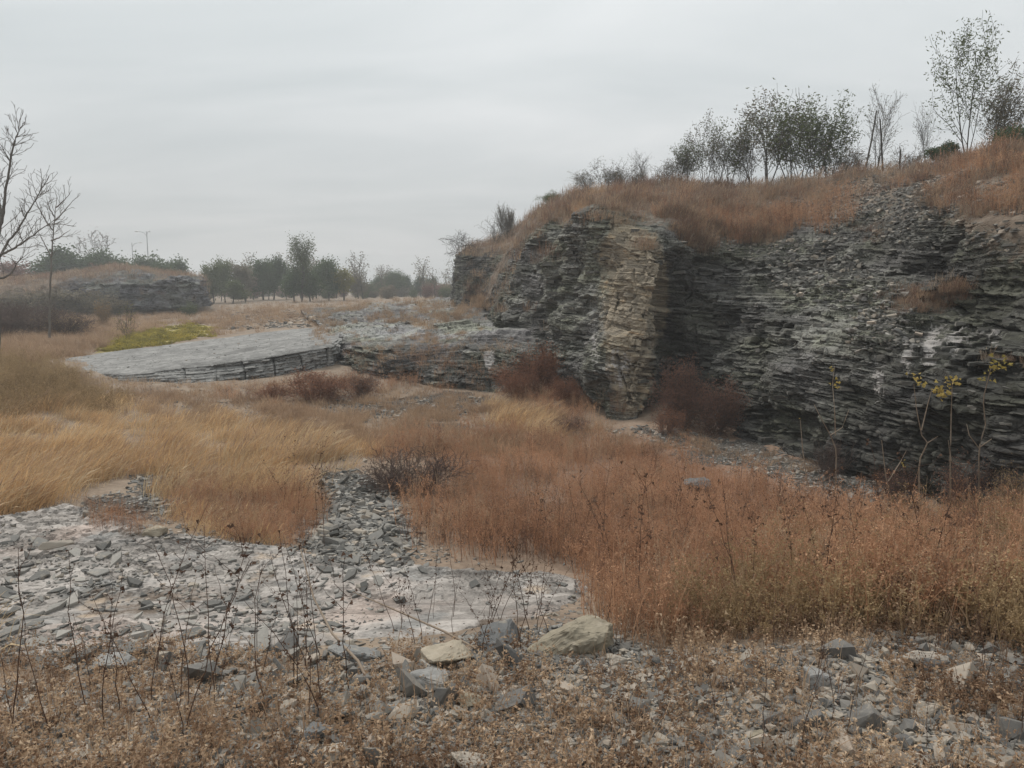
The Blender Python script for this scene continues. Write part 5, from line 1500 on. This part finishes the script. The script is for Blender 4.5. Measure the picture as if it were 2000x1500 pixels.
# bare trees at the left
R_ = np.random.default_rng(5)
def hand_tree(label, D, z0, limbs, seed, twig_n=14, twig_len=.9, r0=.14):
    """bare tree whose main limbs follow the photo: limbs = [(r0,[(px,py),...])...]"""
    R = np.random.default_rng(seed)
    base = pix(limbs[0][1][0][0], limbs[0][1][0][1], D); base[2] = min(base[2], z0)
    tg, bg, wg = Geo(), Geo(), Geo()
    for li, (r, pts) in enumerate(limbs):
        dd = np.cumsum(R.normal(size=len(pts)) * .25) * (li > 0)
        P = np.array([pix(a, b, D + e) for (a, b), e in zip(pts, dd)]) - base
        t = np.linspace(0, 1, len(P)); tt = np.linspace(0, 1, len(P) * 4)
        PP = np.stack([np.interp(tt, t, P[:, k]) for k in range(3)], 1)
        k = np.hanning(7)[1:-1]; k /= k.sum()
        pad = np.pad(PP, ((2, 2), (0, 0)), mode='edge')
        PP2 = np.stack([np.convolve(pad[:, c], k, mode='valid') for c in range(3)], 1); PP2[0] = PP[0]; PP2[-1] = PP[-1]
        PP2 += R.normal(size=PP2.shape) * .012
        tube(tg if li == 0 else bg, PP2, r * (1 - .82 * tt), 7)
        L = np.linalg.norm(np.diff(PP2, axis=0), axis=1).sum()
        lines, tips = [], []
        for q in range(int(twig_n * L / 4)):
            f = R.uniform(.22, 1); i = min(int(f * (len(PP2) - 1)), len(PP2) - 2)
            ax = PP2[i + 1] - PP2[i]; ax /= np.linalg.norm(ax)
            s = R.normal(size=3); s -= ax * (s @ ax); s /= np.linalg.norm(s)
            d = ax * R.uniform(.4, 1.0) + s * R.uniform(.7, 1.1) + np.array([0, 0, .25])
            grow(R, PP2[i], d, twig_len * R.uniform(.5, 1.3), .012, 2, dict(seg=[6, 4], wob=[.12, .16], up=[.06, .05], tip=[.35, .5], nb=[4, 1], **{'from': [.2, .2]}, ang=[.6, .6], len=[.45, .4], thin=[.6, .6]), lines, tips)
        for lvl, p, rad in lines: tube(wg, p, np.maximum(rad, .0065), 3)
    e = obj('bare_tree', None, label=label, cat='tree'); e.location = base
    obj('trunk', tg.mesh('trunk', M_bark, True), parent=e)
    obj('limbs', bg.mesh('limbs', M_bark, True), parent=e)
    obj('twigs', wg.mesh('twigs', M_bark, True), parent=e)
hand_tree('tall bare tree leaning in at the edge with two long limbs', 24, -.6,
  [(.075, [(-6,700),(-4,620),(-12,540),(-6,470),(2,440),(8,400),(14,350),(22,300),(34,262),(44,242)]),
   (.045, [(-10,520),(10,480),(35,450),(58,410),(75,380),(96,345)]),
   (.04, [(-6,500),(20,490),(50,470),(80,448),(105,430)]),
   (.05, [(2,440),(0,400),(-12,350),(-20,300)]),
   (.045, [(-12,540),(10,545),(30,520),(42,500)])], 91, twig_n=26, twig_len=.75)
hand_tree('smaller bare tree beyond with thin upswept branches', 34, -.4,
  [(.055, [(97,660),(97,600),(98,540),(102,480),(106,430),(111,386)]),
   (.035, [(101,470),(120,462),(138,448)]), (.035, [(103,450),(85,425),(70,395),(66,382)]), (.035, [(106,432),(128,410),(148,385)]), (.03, [(99,500),(84,470),(72,450)]), (.03, [(107,425),(96,405),(90,385)]), (.03, [(109,405),(125,392),(140,372)])], 92, twig_n=16, twig_len=.6)

# thin saplings before the dark cliff, a few yellow leaves at their tips
def cliff_sapling(px, py, limbs, D, label, clusters, seed):
    R = np.random.default_rng(seed)
    base = pix(px, py, D); l, _, _ = down(base[0], D, 6.0); base[2] = l.z
    g, w = Geo(), Geo()
    for li, pts in enumerate(limbs):
        P = np.array([pix(a, b, D + R.normal() * .08) for a, b in pts]) - base
        if li == 0: P[0] = (0, 0, -.05)
        t = np.linspace(0, 1, len(P)); tt = np.linspace(0, 1, len(P) * 3)
        PP = np.stack([np.interp(tt, t, P[:, k]) for k in range(3)], 1)
        tube(g if li == 0 else w, PP, (.011 if li == 0 else .008) * (1 - .6 * tt), 5)
    lf = Geo()
    for (cx, cy, n, s) in clusters:
        c = pix(cx, cy, D) - base
        leaves(lf, c + R.normal(size=(n, 3)) * s * .9, s * 1.1, R, asp=.85, curl=.3)
    e = obj('yellow_leaved_sapling', None, label=label, cat='sapling'); e.location = base
    obj('stem', g.mesh('stem', M_paleStalk, True), parent=e)
    if w.n: obj('branches', w.mesh('branches', M_paleStalk, True), parent=e)
    obj('foliage', lf.mesh('foliage', M_leafy), parent=e)
cliff_sapling(1632, 950, [[(1632,950),(1634,880),(1622,850),(1605,820),(1590,790)],[(1622,850),(1645,835),(1658,800)],[(1632,850),(1630,800),(1626,750),(1630,715)]], 10.6, 'forked pale sapling before the cliff with one yellow tip leaf', [(1636,745,8,.05),(1622,722,5,.045)], 31)
cliff_sapling(1800, 960, [[(1800,960),(1795,900),(1812,865),(1800,850),(1790,800),(1785,750)],[(1812,865),(1832,852)],[(1800,840),(1812,790),(1820,760)]], 9.6, 'pale sapling curving up to three clusters of yellow leaves', [(1797,745,14,.055),(1780,737,4,.04),(1840,765,26,.06),(1852,745,9,.045)], 32)
cliff_sapling(1915, 960, [[(1915,960),(1912,875),(1925,830),(1920,780),(1935,720)],[(1912,875),(1893,850),(1888,828)],[(1912,875),(1940,855),(1962,836)]], 9.3, 'wide forked sapling with yellow leaves highest against the pale streaks', [(1950,710,18,.05),(1935,737,10,.045),(1965,716,5,.05)], 33)
cliff_sapling(1860, 985, [[(1860,985),(1856,900),(1858,800),(1860,745)],[(1858,900),(1852,860)]], 9.2, 'straight thin sapling between the two leafiest ones', [(1868,745,6,.045),(1853,742,5,.04)], 34)
cliff_sapling(1580, 930, [[(1580,930),(1568,880),(1563,820)]], 11.2, 'single bare whip sapling beside the forked one', [(1563,818,1,.03)], 35)
cliff_sapling(1750, 985, [[(1750,985),(1730,930),(1722,860)],[(1735,940),(1760,900),(1770,880)]], 9.9, 'thin bare sapling with dead pinkish leaves at the dark foot', [(1765,905,6,.03)], 36)

# ------------------------------------------------------------------ far trees
OVAL = tree_meshes(770, 9, .22, VASE, 3, M_barkd, M_leafg, .34, 6, lspread=1.0, asp=.6, minr=.02, crown_from=.15)
far = [('E0', 140,600,478,92,'rounded dark evergreen tree left of the knoll',1.25), ('E1',100,600,490,92,'wide dark evergreen crown behind the small bare tree',1.5),
       ('E2',185,600,490,95,'dark evergreen tree under the bare pale crown',1.3), ('E0',222,595,484,96,'dark evergreen behind the top of the knoll',1.1),
       ('E1',285,595,490,96,'dark evergreen beside the tall lamp post',1.0), ('E2',345,595,498,92,'evergreen standing alone at the right end of the knoll',1.0),
       ('E2',320,595,510,98,'low evergreen bush touching the lone one',1.0), ('E1',250,595,500,99,'low evergreen between the knoll and the lamp posts',1.0),
       ('O0',418,592,508,82,'olive tree with two crowns beside the knoll rock face',.75), ('O0',440,592,500,84,'taller olive tree behind the two-crowned one',.6),
       ('O1',480,590,510,86,'rounded grey-green tree in the middle of the row',.95), ('E1',515,590,500,90,'dark tree left of the big oval tree',.95),
       ('E0',535,590,498,92,'narrow dark tree touching the big oval tree',.8),
       ('E0',575,588,520,78,'dark lower tree under the oval crown',1.0), ('E1',606,588,520,80,'dark ivy-clad growth beside the oval trunk',1.0), ('E2',642,585,498,84,'dark rounded tree right of the oval tree',.85), ('Y0',672,585,520,84,'bright yellow-green tree with a forked trunk',.95),
       ('O1',700,583,537,95,'small olive tree beyond the yellow-green one',1.1), ('O0',455,590,545,80,'short greenish shrub tree at the field edge',1.3),
       ('E1',765,580,527,120,'distant green tree left of the cliff end',1.2), ('E2',790,580,535,125,'small distant tree in the pale row',1.0), ('E0',745,580,540,122,'small distant tree before the pale row',1.0),
       ('E1',822,580,537,125,'distant slim tree near the cliff end',.8), ('E2',845,580,540,125,'distant slim tree beside the cliff end',.8)]
YT = tree_meshes(771, 5, .16, EVG, 3, M_barkd, M_leafyg, .30, 6, lspread=.8, asp=.7, minr=.02)
for k, (t, px, yb, yt, D, lab, sxy) in enumerate(far):
    me = {'E': EVGR, 'O': EVGO, 'Y': [YT]}[t[0]][int(t[1]) % (3 if t[0] == 'E' else 2 if t[0] == 'O' else 1)]
    at_px('far_tree', me, px, yb, yt - 4, D, lab, 'tree', None, yaw=k * 1.7, sxy=sxy * 1.05)
at_px('oval_tree', OVAL, 590, 588, 450, 78, 'big oval-crowned tree, tallest of the far row', 'tree', sxy=.95)
at_px('bare_crown_tree', tree_meshes(772, 8, .15, BARE, 4, M_bark, M_pinkleaf, .16, .25, minr=.028, lspread=1.5), 182, 595, 440, 100, 'pale bare tree rising above the evergreens', 'tree', sxy=1.1)
PK = tree_meshes(773, 4, .12, EVG, 3, M_barkd, M_pinkleaf, .30, 5, lspread=.9, asp=.7, minr=.02)
at_px('russet_tree', PK, 30, 600, 498, 85, 'pinkish brown tree behind the big bare tree', 'tree', sxy=1.5)
at_px('russet_tree', PK, 495, 590, 528, 95, 'pinkish brown tree between two dark ones', 'tree', sxy=1.2, yaw=1)
at_px('russet_tree', PK, 0, 600, 505, 88, 'pinkish brown tree at the picture edge', 'tree', sxy=1.5, yaw=2)
# slender far saplings standing apart along the field edge
TH = [tree_meshes(780 + i, 4, .05, SAP, 2, M_barkd, M_leafgr, .22, 3, minr=.02) for i in range(3)]
RT = np.random.default_rng(8)
for k in range(46):
    px = RT.uniform(400, 885); D = RT.uniform(88, 150)
    x = pix(px, 580, D)[0]; l, _, _ = down(x, D)
    if l.z > 3: continue
    stand('distant_sapling', TH[k % 3], l, 'slender distant sapling in the thin wood behind the far row', 'tree', 'slender saplings of the distant thin wood', scale=RT.uniform(.8, 1.35), yaw=k, sxy=1.2)
# scrub that reads as one mass
sf = Scatter(4, 20)
SCR = [tree_meshes(790 + i, 2.2, .03, BUSH, 2, M_bark, m_, .24, 5, stems=7, spread=.7, minr=.015)['foliage'] for i, m_ in enumerate([M_leafgr, M_leafg, M_olive, M_pinkleaf])]
for k in range(260):
    px = RT.uniform(-300, 1000); D = RT.uniform(95, 175) if px > 385 else RT.uniform(80, 120)
    x = pix(px, 580, D)[0]; l, _, o_ = down(x, D)
    if o_ is not None and o_.name != 'ground': continue
    sf.put(l, RT.uniform(.4, .95) * (1.1 if D > 110 else .9))
sf.build('distant_undergrowth', SCR, 'grey brown scrub below and between the far trees')

# dark shrubs along the foot of the knoll
for k, (px, yb, yt, D, lab) in enumerate([(90,600,556,58,'dark grey thicket at the foot of the knoll behind the small bare tree'),(30,605,560,56,'dark thicket at the knoll foot near the big bare tree'),(145,600,560,59,'dark scrub below the brown knoll slope'),(205,598,566,58,'small dark scrub under the knoll top')]):
    at_px('knoll_scrub', tree_meshes(830 + k, 1.5, .03, BUSH, 3, M_bark, M_leafgr, .12, 1.2, stems=14, spread=1.0, minr=.012), px, yb, yt, D, lab, 'bush', sxy=1.8)
s10 = Scatter(4, 10)
for k in range(2200):
    x = s10.rng.uniform(-50, -18); y = s10.rng.uniform(60, 82)
    loc, nor, o = down(x, y)
    if o is None or o.name != 'rocky_knoll' or nor.z < .6: continue
    s10.put(loc, s10.rng.uniform(.9, 1.8))
s10.build('knoll_grass', HILLG, 'brown grass on the far knoll')

# ------------------------------------------------------------------ lamp posts far beyond the knoll
M_metal, _nt, _b = new_mat('galvanised_steel', .5)
_b.inputs['Base Color'].default_value = (.30, .31, .32, 1); _b.inputs['Metallic'].default_value = .3
M_lamp, _nt, _b = new_mat('lamp_glass', .3); _b.inputs['Base Color'].default_value = (.6, .6, .6, 1)
def lamp_post(px, ytop, D, label, arms):
    x = pix(px, 500, D)[0]; l, _, _ = down(x, D); top = pix(px, ytop, D)[2]; H = top - l.z
    e = obj('lamp_post', None, label=label, cat='lamp post'); e.location = l
    g = Geo(); tube(g, [(0, 0, 0), (0, 0, H * .5), (0, 0, H)], [.14, .11, .07], 8); obj('pole', g.mesh('pole', M_metal, True), parent=e)
    for a in arms:
        g = Geo(); tube(g, [(0, 0, H - .9), (a * .6, 0, H - .2), (a * 1.5, 0, H)], [.05, .05, .04], 6); ar = obj('arm', g.mesh('arm', M_metal, True), parent=e)
        g = Geo(); tube(g, [(a * 1.4, 0, H - .02), (a * 1.9, 0, H + .03), (a * 2.3, 0, H - .02)], [.06, .15, .06], 8); obj('lamp_head', g.mesh('lamp_head', M_lamp, True), parent=e)
lamp_post(289, 452, 150, 'taller lamp post with two heads behind the far evergreens', (-1, .3))
lamp_post(259, 474, 170, 'shorter single-headed lamp post beyond the knoll', (1,))

# ------------------------------------------------------------------ dead stalks standing one by one near the camera
def stalk_mesh(seed, H, br=5, leafn=18, leaf=.024, r=.0026, bend=.15):
    R = np.random.default_rng(seed); g, lf = Geo(), Geo()
    d = np.array([R.normal() * bend, R.normal() * bend, 1.0]); t = np.linspace(0, 1, 9)[:, None]
    c = np.array([R.normal(), R.normal(), 0]) * bend * 1.2
    P = d * t * H + c * t ** 2 * H * .5 + R.normal(size=(9, 3)) * .006 * H
    P[0] = (0, 0, -.03)
    tube(g, P, r * (1.2 - .8 * t[:, 0]), 5)
    LP = [P[R.integers(3, 9, leafn // 2)] + R.normal(size=(leafn // 2, 3)) * .01]
    for k in range(br):
        f = R.uniform(.3, .95); i = min(int(f * 8), 7); q = P[i] + (P[i + 1] - P[i]) * (f * 8 - i)
        a = R.uniform(0, 6.28); bl = H * R.uniform(.10, .28)
        dd = np.array([math.cos(a) * .8, math.sin(a) * .8, R.uniform(.3, 1.1)]); tt = np.linspace(0, 1, 5)[:, None]
        pp = q + dd * tt * bl + R.normal(size=(5, 3)) * .01
        tube(g, pp, r * .6 * (1.1 - .7 * tt[:, 0]), 3)
        LP.append(pp[R.integers(1, 5, max(1, leafn // (2 * br)))])
    if leafn: leaves(lf, np.concatenate(LP), leaf, R, asp=.55, curl=.5, droop=.6)
    return {'stem': g.mesh('stem', M_stalk, True), 'dead_leaves': lf.mesh('dead_leaves', M_stalkleaf)}
M_stalkleaf = plant_mat('curled_brown_leaf', [(0.055, 0.032, 0.024), (0.11, 0.066, 0.046), (0.19, 0.12, 0.085)], scale=2)
STK = [stalk_mesh(900 + i, .8, br=6, leafn=22, bend=.26) for i in range(7)] + [stalk_mesh(920 + i, .8, br=3, leafn=8, leaf=.014, bend=.16) for i in range(4)]
def stalks(poly, n, hmin, hmax, label, group, idx=range(11)):
    xs = [p[0] for p in poly]; ys = [p[1] for p in poly]; done = 0; idx = list(idx)
    while done < n:
        px = RS.uniform(min(xs), max(xs)); py = RS.uniform(min(ys), max(ys))
        if not inpoly(px, py, poly): continue
        loc, nor, o = seen(px, py)
        if loc is None or o.type != 'MESH' or loc.y > 14: continue
        stand('dead_stalk', STK[idx[RS.integers(len(idx))]], loc, label, 'weed', group, scale=RS.uniform(hmin, hmax), yaw=RS.uniform(0, 6.28), sxy=1.0); done += 1
stalks([(0,1330),(250,1300),(450,1350),(400,1450),(0,1480)], 18, .5, 1.0, 'dark dead weed stalk rising in front of the flaking bedrock', 'dead stalks over the near end of the bedrock')
stalks([(480,1290),(700,1290),(760,1320),(620,1420),(480,1380)], 12, .5, .9, 'dead stalk with curled leaves before the rubble stones', 'dead stalks before the middle of the bedrock')
stalks([(760,1200),(1150,1180),(1200,1240),(1000,1290),(780,1270)], 26, .4, .75, 'dead stalk standing against the smooth pale bedrock', 'dead stalks against the pale end of the bedrock')
stalks([(830,1060),(1700,1000),(1900,1180),(1250,1240),(1180,1120)], 50, .6, 1.15, 'dark stalk sticking up out of the russet weeds', 'dark stalks rising from the russet weeds')
stalks([(540,960),(640,960),(640,1080),(560,1070)], 10, .7, 1.0, 'reddish upright stalk at the edge of the straw clump', 'reddish stalks beside the straw clump')
stalks([(1300,1280),(2000,1200),(2000,1480),(1300,1480)], 26, .25, .55, 'short dead stalk among the leafy weeds of the near bank', 'short stalks on the near bank')
# the long bent dead branch lying across the bank
g = Geo(); Pb = np.array([(590,1180),(615,1235),(650,1270),(700,1310),(722,1345)])
W0 = [seen(a, b)[0] for a, b in Pb]
Pw = np.array([[w.x, w.y, w.z + z] for w, z in zip(W0, (.42, .22, .10, .05, .02))])
tube(g, Pw - Pw[-1], [.004, .006, .007, .008, .007], 6)
o = obj('fallen_branch', g.mesh('fallen_branch', M_paleStalk, True), label='long pale dead branch leaning over the bedrock foot', cat='branch'); o.location = Pw[-1]
g = Geo(); Pb = np.array([(690,1200),(780,1225),(870,1262),(930,1278)]); W0 = [seen(a, b)[0] for a, b in Pb]
Pw = np.array([[w.x, w.y, w.z + z] for w, z in zip(W0, (.16, .10, .08, .03))]); tube(g, Pw - Pw[-1], [.003, .005, .006, .006], 6)
o = obj('fallen_branch', g.mesh('fallen_branch', M_paleStalk, True), label='arched reddish twig lying over the lower rim of the pale bedrock', cat='branch'); o.location = Pw[-1]

# ------------------------------------------------------------------ haze
def haze():
    m = bpy.data.materials.new('haze_air'); m.use_nodes = True; nt = m.node_tree
    for n in list(nt.nodes): nt.nodes.remove(n)
    o_ = nt.nodes.new('ShaderNodeOutputMaterial'); v = nt.nodes.new('ShaderNodeVolumePrincipled')
    v.inputs['Color'].default_value = (.97, .98, .99, 1); v.inputs['Density'].default_value = HAZE; v.inputs['Anisotropy'].default_value = .2
    nt.links.new(v.outputs[0], o_.inputs['Volume'])
    x0, x1, y0, y1, z0, z1 = -610, 610, -610, 610, -4, 22
    V = [(x, y, z) for z in (z0, z1) for y in (y0, y1) for x in (x0, x1)]
    Q = [[0, 2, 3, 1], [4, 5, 7, 6], [0, 1, 5, 4], [2, 6, 7, 3], [0, 4, 6, 2], [1, 3, 7, 5]]
    obj('haze', mk_mesh('haze', V, Q=np.array(Q)), m, kind='stuff', label='thin grey air that pales the far trees')
HAZE = 0.0019
if HAZE: haze()
